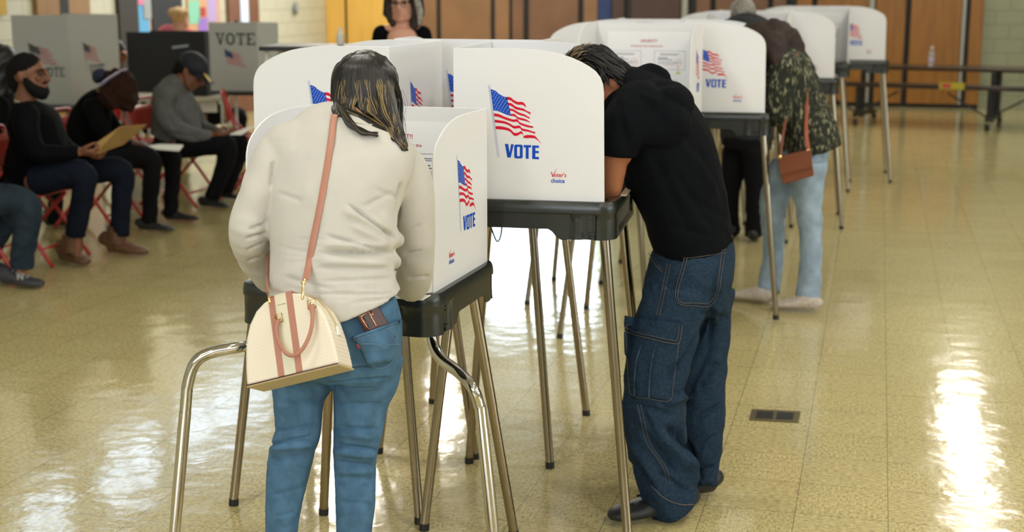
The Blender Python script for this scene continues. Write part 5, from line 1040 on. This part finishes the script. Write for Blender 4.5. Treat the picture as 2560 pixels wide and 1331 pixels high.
# ---- man in grey with cap
def capman():
    D = 11.3; g = M['grey_cloth']
    def tf(co, no):
        px, py = proj(co); d = .005*wav(co, 12, 4)
        for (x0, y0, x1, y1, w_, a) in ((400, 240, 440, 330, 6, -.010), (430, 230, 470, 330, 5, -.008), (400, 330, 500, 345, 5, -.010), (420, 300, 520, 340, 5, .010), (385, 300, 420, 350, 5, -.008), (470, 240, 510, 320, 5, -.006)): d += crease(px, py, x0, y0, x1, y1, w_, a)
        return d
    sp = dict(lat=V, vx=.011, vb=.008, skin=M['skin4'], pants=M['black_trouser'], top=g, tname='sweatshirt', pname='trousers', tfn=tf,
        torso=[(432, 352, D, .20, .185), (440, 325, D, .205, .20), (440, 290, D, .205, .185), (436, 258, D, .21, .165), (438, 230, D, .21, .135), (446, 210, D, .15, .10), (456, 199, D, .08, .07)],
        hip=[(432, 338, D, .17, .14), (435, 362, D, .195, .15), (450, 368, D, .18, .1)],
        legs=[[(450, 362, 11.1, .115), (510, 358, 11.08, .105), (562, 360, 11.06, .088), (568, 388, 11.06, .078), (552, 440, 11.1, .068), (528, 498, 11.12, .060)], [(470, 355, 11.5, .11), (540, 348, 11.5, .10), (592, 352, 11.5, .086), (598, 380, 11.5, .076), (582, 430, 11.52, .066), (562, 482, 11.54, .058)]],
        arms=[[(412, 240, 11.05, .095), (408, 275, 11.02, .088), (428, 312, 11.0, .078), (475, 335, 11.0, .064), (530, 340, 11.02, .042)], [(450, 240, 11.55, .09), (485, 285, 11.58, .078), (505, 318, 11.55, .062), (530, 325, 11.45, .046), (548, 328, 11.35, .036)]],
        head=P(478, 180, D), hf=(.80, -.15, -.60), hu=(.58, 0, .80), hs=1.16, foot=(.97, -.2, 0), hands=[(P(530, 340, 11.02), (.95, .1, 0), (0, .5, .8), 1.15, .9, 1), (P(548, 329, 11.35), (.95, -.2, -.1), (0, .1, .9), 1.15, .8, -1)])
    root, off, J, T_, bj, bs, q = figure('seated man in grey sweatshirt and dark cap reading a sheet', gp(450, 420, D), sp)
    hc = Vector(sp['head']); r, f, u = frame(sp['hf'], sp['hu']); R = Matrix((r, f, u)).transposed(); s = 1.16
    hairball(root, off, 'hair', [('e', hc+u*.02*s-f*.03*s, (.080*s, .085*s, .085*s), R), ('t', [hc-f*.07*s, hc-f*.075*s-u*.05*s], [.06*s, .05*s])], M['hair_short'], .010, .002)
    cp = mat('navy_cap', (.006, .008, .016), .7); mb = MB(); mb.ell(hc+u*.052*s-f*.010*s, (.094*s, .112*s, .088*s), R, 28, 18); me = remesh('cap', mb, .008, 2); capo = fin('cap', me, cp, root, off)
    mb = MB(); vs = []
    for j in range(6):
        for i in range(13):
            a = (i-6)/6*1.15; rr = .100+.072*j/5*math.cos(a*.95); vs.append(hc + r*math.sin(a)*.9*rr*s*.96 + f*(math.cos(a)*rr+.005)*s + u*(.050-.016*(j/5)-.020*(a/1.15)**2)*s)
    mb.add(vs, [(j*13+i, j*13+i+1, (j+1)*13+i+1, (j+1)*13+i) for j in range(5) for i in range(12)]); o = mb.build('brim', cp, capo, smooth=True, off=off); o.modifiers.new('s', 'SOLIDIFY').thickness = .004
    mb = MB(); c0 = hc+f*.145*s+u*.048*s-r*.0; mb.boxd(hc+f*.10*s+u*.058*s-r*(-.055)*s, f*.055*s-u*.012*s, r*.022, u*.004); mb.boxd(hc+f*.105*s+u*.050*s+r*.035*s, f*.06*s-u*.016*s, r*.035, u*.006); mb.build('brim_badge', mat('cap_yellow', (.70, .46, .01), .5), capo, off=off)
    mb = MB(); pt = [hc+f*.088*s+u*.004*s+r*x*s for x in (-.05, 0, .05)]; 
    feet(root, off, [(gp(500, 512, 11.12), gp(548, 516, 11.05)), (gp(535, 498, 11.55), gp(590, 500, 11.5))], M['shoe_black'], M['sole_dark'], L_=.27, w_=.048, h=.075, top=.09)
    chair(gp(440, 420, D), 'red folding chair under the man in the dark cap')
    mb = MB(); mb.prism([P(568, 338, 11.15), P(600, 326, 11.3), P(638, 314, 11.35), P(604, 338, 11.1)], (0, 0, .003)); tag(mb.build('sheet', M['paper']), 'thin pale sheet held by the man in dark cap', 'papers')
capman()
# ---- man at the left edge: leg and sneaker in view
def edge_man():
    D = 8.25
    sp = dict(lat=V, vx=.010, skin=M['skin2'], pants=M['navy_jean'], top=M['black_cloth'], pname='jeans',
        torso=[(-130, 520, D, .18, .14), (-130, 440, D, .19, .15), (-125, 380, D, .2, .14), (-120, 330, D, .21, .12), (-118, 305, D, .15, .085), (-116, 290, D, .07, .06)], hip=[(-130, 500, D, .16, .12), (-125, 535, D, .18, .13), (-100, 540, D, .17, .09)],
        legs=[[(-105, 520, 8.1, .10), (-20, 500, 8.08, .098), (58, 505, 8.05, .085), (72, 540, 8.05, .076), (62, 600, 8.08, .072), (52, 668, 8.1, .070)], [(-100, 520, 8.4, .1), (-30, 505, 8.42, .09), (20, 505, 8.45, .08), (25, 540, 8.45, .07), (-10, 600, 8.5, .062), (-30, 655, 8.5, .058)]],
        arms=[[(-115, 325, 8.05, .08), (-105, 400, 8.02, .065), (-80, 450, 8.05, .045), (-50, 470, 8.1, .032)], [(-110, 325, 8.5, .08), (-100, 400, 8.5, .065), (-80, 450, 8.4, .045), (-50, 470, 8.35, .032)]],
        head=P(-112, 225, D), hf=(.97, -.2, 0), hs=1.0, foot=(.95, -.2, 0), hands=[(P(-50, 470, 8.1), (1, 0, -.2), -Z, 1, .5, 1), (P(-50, 470, 8.35), (1, 0, -.2), -Z, 1, .5, -1)])
    sp['pants'] = cloth('worn_dark_jean', (.022, .034, .048), .8, .2, 14)
    root, off, J, T_, bj, bs, q = figure('person at the left edge, one leg in dark jeans and charcoal sneaker in view', gp(-110, 560, D), sp)
    hairball(root, off, 'hair', [('e', Vector(sp['head'])+Z*.03, (.085, .09, .095))], M['hair_black'])
    s1 = shoe(root, gp(0, 705, 8.12), gp(118, 712, 8.02), off, M['sneaker'], M['sole_white'], .30, .052, .095, 0, .12, M['lace_grey']); shoe(root, gp(-60, 690, 8.5), gp(40, 690, 8.45), off, M['sneaker'], M['sole_white'], .29, .05, .09, 0, .11)
    mb = MB(); c = P(50, 692, 7.99); f = lambda x, y: c + Vector((x, -.002, y)); put_text(mb, 'N', .05, f, Vector((0, -1, 0)), 0, -.018, -.016, .002, 1); mb.build('side_letter', M['lace_grey'], s1, off=off)
    chair(gp(-125, 560, D), 'red folding chair at the left edge, its foot in view behind the sneaker')
edge_man()
chair(gp(345, 440, 11.9), 'empty red folding chair behind the woman with the headband')
chair(gp(655, 470, 12.25), 'red folding chair half hidden by the left voting booth', 100)
chair(gp(5, 480, 10.3), 'red folding chair under the dark haired person at the left edge')
# ---- people farther back
def simple(label, D, tors, hip, legs, arms, head_, hf, skin, top, pants, hair, hs=1.0, foot=(.2, .97, 0), lat=U, hparts=None, short=None, amp=.006, **k):
    sp = dict(lat=lat, vx=.014, vb=.010, skin=skin, pants=pants, top=top, torso=tors, hip=hip, legs=legs, arms=arms, head=head_, hf=hf, hs=hs, foot=foot); sp.update(k)
    if short: sp['short'] = short
    sp['hands'] = [(P(*L_[-1][:3]), (P(*L_[-1][:3])-P(*L_[-2][:3])), sp.get('pn', -Z), 1, .5, 1) for L_ in arms]
    c = P(*hip[0][:3]); root, off, J, T_, bj, bs, q = figure(label, Vector((c.x, c.y, 0)), sp)
    hc = Vector(head_); r, f, u = frame(hf); R = Matrix((r, f, u)).transposed()
    hp = [('e', hc+u*.03*hs-f*.02*hs, (.088*hs, .10*hs, .095*hs), R)] + (hparts or [])
    hairball(root, off, 'hair', hp, hair, .012, amp, 10)
    feet(root, off, [(gp(*[L_[-1][0], L_[-1][1], L_[-1][2]])-Vector(foot)*.08, gp(*[L_[-1][0], L_[-1][1], L_[-1][2]])+Vector(foot)*.2) for L_ in legs], M['shoe_black'], sp.get('sole', M['sole_dark']), L_=.28, w_=.05, h=.08, top=.1)
    return root, off, q
# grey haired man, back to us, at the third cluster
D = 9.6
simple('grey haired man in dark clothes seen from behind at the third cluster', D, [(1868, 350, D, .19, .12), (1868, 260, D, .19, .125), (1866, 170, D+.02, .20, .13), (1862, 100, D+.06, .215, .125), (1860, 66, D+.1, .19, .09), (1858, 50, D+.15, .10, .06)],
    [(1868, 310, D, .16, .11), (1866, 350, D, .18, .12), (1862, 375, D, .165, .11)],
    [[(1838, 370, D+.1, .092), (1832, 430, D+.1, .085), (1826, 480, D+.12, .068), (1826, 540, D+.15, .062), (1830, 585, D+.18, .062)], [(1888, 370, D-.05, .095), (1890, 430, D-.05, .086), (1888, 480, D-.05, .070), (1886, 540, D-.03, .064), (1884, 590, D, .064)]],
    [[(1820, 95, D+.1, .075), (1800, 160, D+.12, .06), (1800, 220, D+.16, .048), (1820, 235, D+.35, .034)], [(1905, 95, D+.1, .075), (1922, 160, D+.12, .06), (1920, 220, D+.16, .048), (1900, 235, D+.35, .034)]],
    P(1858, 40, D+.22), V*.9-Z*.35, M['skin3'], mat('navy_jacket', (.010, .013, .02), .8), M['black_trouser'], M['hair_grey'], hs=1.0, foot=(.25, -.95*-1, 0), sole=M['sole_white'], topx=[(1858, 62, D+.05, (.16, .09, .055))])
# woman with brown hair and glasses beyond the near cluster
D = 9.2
r_, o_, q = simple('standing woman with long brown hair, glasses and black top behind the near booths', D, [(1008, 330, D, .17, .11), (1008, 250, D, .155, .105), (1007, 190, D, .16, .11), (1006, 140, D, .175, .12), (1005, 104, D, .175, .10)],
    [(1008, 300, D, .15, .11), (1008, 350, D, .175, .12), (1008, 380, D, .165, .11)],
    [[(982, 375, D, .09), (982, 450, D, .08), (984, 520, D, .065), (986, 600, D, .055)], [(1034, 375, D, .09), (1034, 450, D, .08), (1032, 520, D, .065), (1030, 600, D, .055)]],
    [[(952, 85, D, .052), (945, 110, D, .046), (940, 150, D, .042), (945, 210, D-.02, .038), (960, 240, D-.15, .032)], [(1058, 85, D, .052), (1066, 110, D, .046), (1070, 150, D, .042), (1064, 210, D-.02, .038), (1050, 240, D-.15, .032)]],
    P(1006, 8, D), (-.12, -.97, -.08), M['skin3'], M['black_cloth'], M['black_trouser'], M['hair_brown'], hs=1.05, foot=(0, -1, 0), short=1,
    hparts=[('t', [P(978, 0, D+.03), P(974, 30, D+.0), P(984, 60, D-.03)], [.05, .045, .025]), ('t', [P(1036, 0, D+.03), P(1040, 35, D+.0), P(1034, 72, D-.04)], [.06, .055, .028])], topx=[(955, 84, D, (.060, .07, .055)), (1056, 84, D, (.060, .07, .055))])
mb = MB(); ring = lambda cx: [q(cx+math.cos(a)*.026, .108, .008+math.sin(a)*.020) for a in [i*math.pi/8 for i in range(17)]]
for cx in (-.033, .033): mb.tube(ring(cx), .0022, 6)
mb.tube([q(-.008, .112, .012), q(.008, .112, .012)], .002, 6); mb.build('glasses', M['darkmetal'], r_, smooth=True, off=o_)
mb = MB(); mb.ell(P(1006, 96, D-.06), (.10, .045, .075)); mb.ell(P(1006, 72, D), (.16, .055, .03)); fin('chest', remesh('chest', mb, .009), M['skin3'], r_, o_)
mb = MB(); mb.tube([P(1040, -5, D-.06), P(1050, 30, D-.08), P(1048, 62, D-.10)], [.018, .022, .008], 10, sub=3, rnd=True); mb.build('grey_streak', M['hair_grey'], r_, smooth=True, off=o_)
# blonde in pink behind the black booth
D = 15.2
simple('person in pink top with blonde bun behind the black booth', D, [(438, 190, D, .17, .11), (436, 140, D, .16, .11), (434, 105, D, .18, .12), (436, 85, D, .19, .10), (442, 70, D, .08, .06)], [(438, 180, D, .15, .11), (438, 205, D, .17, .12), (438, 215, D, .16, .11)],
    [[(425, 215, D, .085), (424, 260, D, .07), (423, 300, D, .055), (423, 326, D, .05)], [(452, 215, D, .085), (452, 260, D, .07), (452, 300, D, .055), (452, 326, D, .05)]], [[(405, 88, D, .065), (396, 120, D, .052), (398, 150, D, .042), (410, 165, D+.2, .032)], [(470, 88, D, .065), (478, 120, D, .052), (476, 150, D, .042), (465, 165, D+.2, .032)]],
    P(452, 46, D), V*.9+U*.3, M['skin3'], M['pink_cloth'], M['black_trouser'], M['hair_blond'], hs=1.0, hparts=[('t', [P(432, 33, D-.08), P(462, 34, D-.08)], [.055, .045])])
# dark haired person at the left edge behind the bearded man
D = 10.3
simple('dark haired person in black sitting behind the bearded man', D, [(0, 420, D, .17, .13), (0, 360, D, .18, .14), (2, 310, D, .19, .13), (4, 270, D, .20, .11), (4, 240, D, .14, .08), (4, 222, D, .07, .06)], [(0, 400, D, .16, .12), (5, 425, D, .18, .12), (20, 428, D, .17, .09)],
    [[(15, 420, D-.15, .1), (80, 410, D-.15, .085), (135, 415, D-.15, .07), (138, 480, D-.15, .055), (135, 560, D-.12, .05)], [(15, 420, D+.15, .1), (80, 410, D+.15, .085), (135, 410, D+.15, .07), (140, 470, D+.15, .055), (140, 540, D+.15, .05)]],
    [[(0, 265, D-.2, .07), (15, 320, D-.22, .06), (50, 370, D-.2, .045), (90, 390, D-.18, .032)], [(0, 265, D+.2, .07), (15, 320, D+.22, .06), (50, 370, D+.2, .045), (90, 390, D+.18, .032)]],
    P(10, 165, D), (.95, .1, -.1), M['skindark'], M['black_cloth'], M['black_trouser'], M['hair_black'], hs=1.05, foot=(.97, -.2, 0), lat=V, hparts=[('t', [P(2, 150, D), P(-8, 200, D), P(-10, 250, D-.05)], [.12, .12, .08])])
# two more voters sitting at the far tables
for lab, x, y, D, hfx, hp in (('dark haired person seated between the grey card booth and the black booth', 290, 132, 13.9, (.9, -.2, -.3), None), ('dark skinned person with gold earring between the black booth and the hanging banner booth', 522, 172, 14.4, (.9, -.3, -.2), None)):
    k = 14/D; Z0 = lambda dy: y+dy*k
    rr, oo, qq = simple(lab, D, [(x-6, Z0(120), D, .17, .13), (x-8, Z0(95), D, .18, .13), (x-8, Z0(65), D, .2, .12), (x-6, Z0(48), D, .14, .08), (x-4, Z0(36), D, .07, .06)], [(x-6, Z0(110), D, .16, .12), (x-4, Z0(125), D, .18, .12), (x+2, Z0(127), D, .17, .09)],
        [[(x, Z0(124), D-.12, .1), (x+45, Z0(120), D-.12, .085), (x+78, Z0(122), D-.12, .07), (x+80, Z0(160), D-.12, .055), (x+80, Z0(200), D-.12, .05)], [(x, Z0(124), D+.12, .1), (x+45, Z0(118), D+.12, .085), (x+78, Z0(118), D+.12, .07), (x+80, Z0(155), D+.12, .055), (x+80, Z0(192), D+.12, .05)]],
        [[(x-8, Z0(55), D-.2, .07), (x-2, Z0(85), D-.22, .058), (x+20, Z0(98), D-.2, .045), (x+42, Z0(100), D-.15, .032)], [(x-8, Z0(55), D+.2, .07), (x-2, Z0(85), D+.22, .058), (x+20, Z0(98), D+.2, .045), (x+42, Z0(100), D+.15, .032)]],
        P(x, y, D), hfx, M['skin2'], M['black_cloth'], M['black_trouser'], M['hair_black'], hs=1.05, foot=(.97, -.2, 0), lat=V)
    if x > 500: mb = MB(); mb.ell(P(x-2, y+18, D-.11), (.022, .01, .026)); mb.build('earring', M['gold'], rr, smooth=True, off=oo)
# ------------------------------------------------------------------ tables and card booths at the left
def table(name, a, b, dep, label, z=.74, m='tabletop', th=.045):
    """front edge a-b at height z, dep metres deep"""
    a = Vector((a.x, a.y, 0)); b = Vector((b.x, b.y, 0)); d = (b-a).normalized(); n = Vector((-d.y, d.x, 0)); c = (a+b)/2
    r = empty(name, c, 0, label, 'table'); mb = MB(); mb.boxd(a+Z*(z-th), b-a, n*dep, Z*th); mb.build('tabletop', M[m], r, off=c, bevel=.008)
    for s_, t_ in ((.06, .12), (.94, .12), (.06, .88), (.94, .88)):
        p = a+(b-a)*s_+n*dep*t_; mb = MB(); mb.tube([p+Z*(z-th), p+Z*0.0], .014, 10); mb.build('leg', M['lampframe'], r, smooth='auto', off=c)
    return r
table('folding_table', Gz(330, 243, .74), Gz(566, 241, .74), .7, 'beige folding table holding the black privacy booth')
table('folding_table', Gz(-150, 268, .74), Gz(212, 268, .74), .75, 'dark topped table under the grey card voting booth', m='darkmetal')
table('folding_table', Gz(560, 231, .80), Gz(690, 231, .80), .45, 'small dark table under the booth with VOTE above its flag', .80, 'darkmetal', .03)
def card_screen(label, corner, d1, w1, d2, w2, h, z, m, name='card_booth'):
    """two faces meeting at a near corner plus the folded third face"""
    c = Vector((corner.x, corner.y, z)); r = empty(name, c, 0, label, 'voting booth'); d1, d2 = Vector(d1).normalized(), Vector(d2).normalized(); t = .006
    for dd, ww in ((d1, w1), (d2, w2)):
        nn = Z.cross(dd)*t*(-1 if dd is d1 else 1); mb = MB(); mb.boxd(c, dd*ww, nn, Z*h); mb.build('panel', m, r, off=c, bevel=.002)
    e = c+d2*w2; mb = MB(); mb.boxd(e, d1*w1, Z.cross(d1)*t, Z*h); mb.build('panel', m, r, off=c, bevel=.002)
    return r, c
def slab_letters(mb, f, n, w_=1.0):
    """VOTE with slab serifs, in a 4.3 x 1 box"""
    P2 = lambda pts: poly2(mb, pts, f, 0, .001, n)
    P2([(.14, .12), (.34, .12), (.5, .75), (.66, .12), (.82, .12), (.58, 1), (.40, 1)]); P2([(0, 0), (.44, 0), (.44, .13), (0, .13)]); P2([(.58, 0), (.96, 0), (.96, .13), (.58, .13)])
    N = 20; o = [(1.5+.46*math.cos(2*math.pi*i/N), .5+.52*math.sin(2*math.pi*i/N)) for i in range(N)]; i_ = [(1.5+.24*math.cos(2*math.pi*i/N), .5+.36*math.sin(2*math.pi*i/N)) for i in range(N)]
    for i in range(N): j = (i+1) % N; P2([o[i], o[j], i_[j], i_[i]])
    P2([(2.10, 0), (2.98, 0), (2.98, .3), (2.88, .3), (2.84, .14), (2.24, .14), (2.20, .3), (2.10, .3)]); P2([(2.44, .1), (2.64, .1), (2.64, 1), (2.44, 1)]); P2([(2.34, .88), (2.74, .88), (2.74, 1), (2.34, 1)])
    P2([(3.2, 0), (3.4, 0), (3.4, 1), (3.2, 1)]); P2([(3.1, 0), (3.95, 0), (3.95, .28), (3.86, .28), (3.82, .13), (3.1, .13)]); P2([(3.1, .87), (3.85, .87), (3.9, .7), (3.98, .7), (3.98, 1), (3.1, 1)]); P2([(3.35, .43), (3.68, .43), (3.68, .56), (3.35, .56)])
def px_print(root, c, kind, plane_p, plane_n, quad_px, mats):
    """print laid on a vertical face: quad_px = left, right, top, bottom picture limits of the print"""
    x0, x1, y0, y1 = quad_px; n = Vector(plane_n).normalized(); d = Vector(plane_p).dot(n)
    A = Wp(x0, y0, n, d); B = Wp(x1, y0, n, d); Cc = Wp(x0, y1, n, d); ax = (B-A); ax.z = 0; hgt = A.z-Cc.z; mb = MB()
    if kind == 'flag':
        f = lambda x, y: A-c + ax*((x-120)/645) - Z*hgt*((y-95)/695); flag_print('flag_print', f, n, root, mats, letters=False)
    else:
        f = lambda x, y: A-c + ax*(x/4.0) - Z*hgt*y; slab_letters(mb, f, n); mb.build('vote_lettering', mats[0], root)
fm = [M['pgrey'], M['pink'], M['card'], M['pgrey']]; fm2 = [mat('print_navy', (.012, .03, .13), .6), mat('print_coral', (.5, .11, .11), .6), M['card'], M['card']]
cor = Gz(182, 262, .74); r, c = card_screen('grey card voting booth behind the bearded man and the bowed woman', cor, -U, .55, V*.9+U*.18, .62, .76, .74, M['card'])
n1 = Vector((-U.y*-1, 0, 0)); n1 = -V; px_print(r, c, 'flag', cor, n1, (68, 146, 105, 168), fm); px_print(r, c, 'vote', cor, n1, (103, 162, 168, 191), fm)
d2 = (V*.9+U*.18).normalized(); n2 = d2.cross(Z); px_print(r, c, 'flag', cor, n2, (206, 251, 104, 163), fm); px_print(r, c, 'vote', cor, n2, (223, 262, 162, 186), fm)
cor = Gz(648, 229, .80); r, c = card_screen('grey card voting booth with VOTE above its flag, right of the black booth', cor, -U, .48, V*.8+U*.55, .22, .62, .80, M['card'])
px_print(r, c, 'vote', cor, -V, (538, 638, 82, 112), [M['pgrey']]); px_print(r, c, 'flag', cor, -V, (558, 618, 120, 172), fm2)
mb = MB(); p0 = P(592, 56, cor.y-.3); mb.tube([P(592, 56, 13.0), P(597, 84, 12.95), P(594, 100, 12.95)], [.022, .028, .035], 10, sub=2, rnd=True); tag(mb.build('binder_clip', M['darkmetal'], smooth=True), 'black clip hanging over the top edge of the VOTE card booth', 'clip')
cor = Gz(508, 243, .74); cor = cor + V*.08; r, c = card_screen('black privacy booth on the beige table behind the man in cap', cor, -U, .80, V, .45, .585, .74, mat('black_board', (.006, .006, .009), .5))
mb = MB(); a = Wp(431, 122, -V, -cor.dot(V))-c; b = Wp(471, 117, -V, -cor.dot(V))-c; mb.boxd(a-V*.004, b-a, -V*.004*-1, Z*.022); mb.build('label_strip', M['greypaper'], r)
slab('paper_stack', M['paper'], Gz(350, 240.5, .745), .24, .08, -.2, .745, .03, 'pile of pale papers on the beige table left of the man in cap', 'papers')
slab('hanging_tag', M['paper'], P(517, 262, 13.2), .20, .01, -.2, .58, .10, 'pale tag hanging under the beige table edge', 'tag')
# ------------------------------------------------------------------ folded cafeteria tables along the far wall
def bench():
    D0 = 17.6; a = P(2225, 166, D0+.4); b = P(2700, 176, D0-.6); c = gp(2450, 250, D0)
    r = empty('cafeteria_table', c, 0, 'long dark cafeteria table with bench in front of the ochre partition', 'table'); A = Vector((a.x, a.y, a.z)); Bv = Vector((b.x, b.y, a.z)); d = (Bv-A).normalized(); n = Vector((-d.y, d.x, 0)); A2 = A - d*2.2
    mb = MB(); mb.boxd(A2-Z*.045, (Bv-A2), n*.75, Z*.045); mb.build('tabletop', mat('dark_laminate', (.035, .018, .010), .25), r, off=c, bevel=.006)
    zs = P(2400, 214, D0-.3).z; mb = MB(); o = A2-n*.40; mb.boxd(Vector((o.x, o.y, zs-.05)), (Bv-A2), n*.26, Z*.05); mb.build('bench', mat('dark_bench', (.025, .014, .010), .3), r, off=c, bevel=.006)
    for t_ in (.08, .42, .78):
        p = A2.lerp(Bv, t_)
        for k in (0, .5): mb = MB(); q_ = p+n*k; mb.tube([Vector((q_.x, q_.y, A.z-.04)), Vector((q_.x, q_.y, .08))], .035, 10); mb.build('leg', M['darkmetal'], r, smooth='auto', off=c)
        mb = MB(); mb.tube([Vector((p.x, p.y, .14))-n*.42, Vector((p.x, p.y, .10))+n*.8], .03, 10); mb.build('crossbar', M['darkmetal'], r, smooth='auto', off=c)
        mb = MB(); q_ = p-n*.28; mb.tube([Vector((q_.x, q_.y, zs-.04)), Vector((q_.x, q_.y, .12))], .03, 10); mb.tube([Vector((q_.x, q_.y, .15)), Vector((q_.x, q_.y, zs-.1))+d*.5], .012, 8); mb.tube([Vector((q_.x, q_.y, .15)), Vector((q_.x, q_.y, zs-.1))-d*.5], .012, 8); mb.build('brace', M['darkmetal'], r, smooth='auto', off=c)
        for k in (-.36, .74): mb = MB(); q_ = p+n*k; mb.tube([Vector((q_.x-.02, q_.y, .045)), Vector((q_.x+.02, q_.y, .045))], .045, 14); mb.build('caster', M['rubber'], r, smooth='auto', off=c)
    q_ = P(2338, 228, D0-.5); mb = MB(); l0 = Vector((o.x, o.y, 0)); tt = (q_-A2).dot(d); mb.boxd(l0+d*tt+Z*(zs-.045)-n*.004, d*.30, n*.004, Z*.085); lb = mb.build('warning_label', mat('yellow_label', (.38, .33, .02), .5), r, off=c)
    mb = MB(); mb.boxd(l0+d*(tt+.03)+Z*(zs-.030)-n*.006, d*.11, n*.003, Z*.055); mb.build('label_text', M['redpaper'], lb, off=c)
    # bottle standing on it
    pb = A2 + d*((P(2317, 160, D0)-A2).dot(d)) + n*.12; zb = A.z; cb = Vector((pb.x, pb.y, zb)); g = empty('bottle', cb, 0, 'clear plastic bottle standing on the dark cafeteria table', 'bottle')
    gl = mat('clear_plastic', (.85, .82, .88), .08, trans=.75)
    pr = [(0, .030), (.02, .034), (.10, .034), (.13, .031), (.15, .034), (.19, .030), (.215, .014), (.235, .013)]; mb = MB(); mb.tube([Vector((0, 0, z)) for z, _ in pr], [x for _, x in pr], 20); mb.build('body', gl, g, smooth='auto')
    MB().tube([(0, 0, .235), (0, 0, .255)], .015, 16).build('cap', M['pwhite'], g, smooth='auto'); MB().tube([(0, 0, .07), (0, 0, .125)], .0352, 20, caps=False).build('label', mat('lilac_label', (.5, .4, .55), .5), g, smooth='auto')
bench()
# bottle beyond the left booths
cb = P(851, 112, 9.4); g = empty('spray_bottle', cb, 0, 'small white spray bottle beyond the left booth, against the yellow doors', 'bottle')
tb = table('side_table', Gz(800, 112+14, .0+cb.z) if False else Vector((cb.x-.5, cb.y-.25, 0)), Vector((cb.x+.10, cb.y-.3, 0)), .5, 'tall dark side table hidden behind the left booth, holding a spray bottle', cb.z, 'darkmetal', .03)
MB().tube([(0, 0, 0), (0, 0, .012), (0, 0, .07), (0, 0, .085), (0, 0, .095)], [.022, .024, .024, .012, .010], 16).build('body', M['paper'], g, smooth='auto'); MB().tube([(0, 0, .095), (0, 0, .115)], [.013, .010], 12).build('cap', M['paper'], g, smooth='auto')
# notice picture bits on the walls
for a, b, y0, y1, m, l, dd in ((-10, 16, 38, -40, 'yel_ink', 'yellow flower picture at the top left corner', 'picture'),):
    p0 = Wp(a, y0, U, UL+.04); p1 = Wp(b, y1, U, UL+.04); mb = MB(); mb.boxd(RW(UL+.024, p0.dot(V), p0.z), V*(p1.dot(V)-p0.dot(V)), U*.004, Z*(p1.z-p0.z)); tag(mb.build('wall_picture', mat('golden_picture', (.55, .35, .05), .6)), l, dd)
p0 = Wp(742, 20, U, UL+.04); mb = MB(); mb.ell(p0, (.03, .12, .10)); tag(mb.build('wall_ornament', M['greypaper'], smooth=True), 'small dark ornament on the cream wall above the left booth', 'ornament')
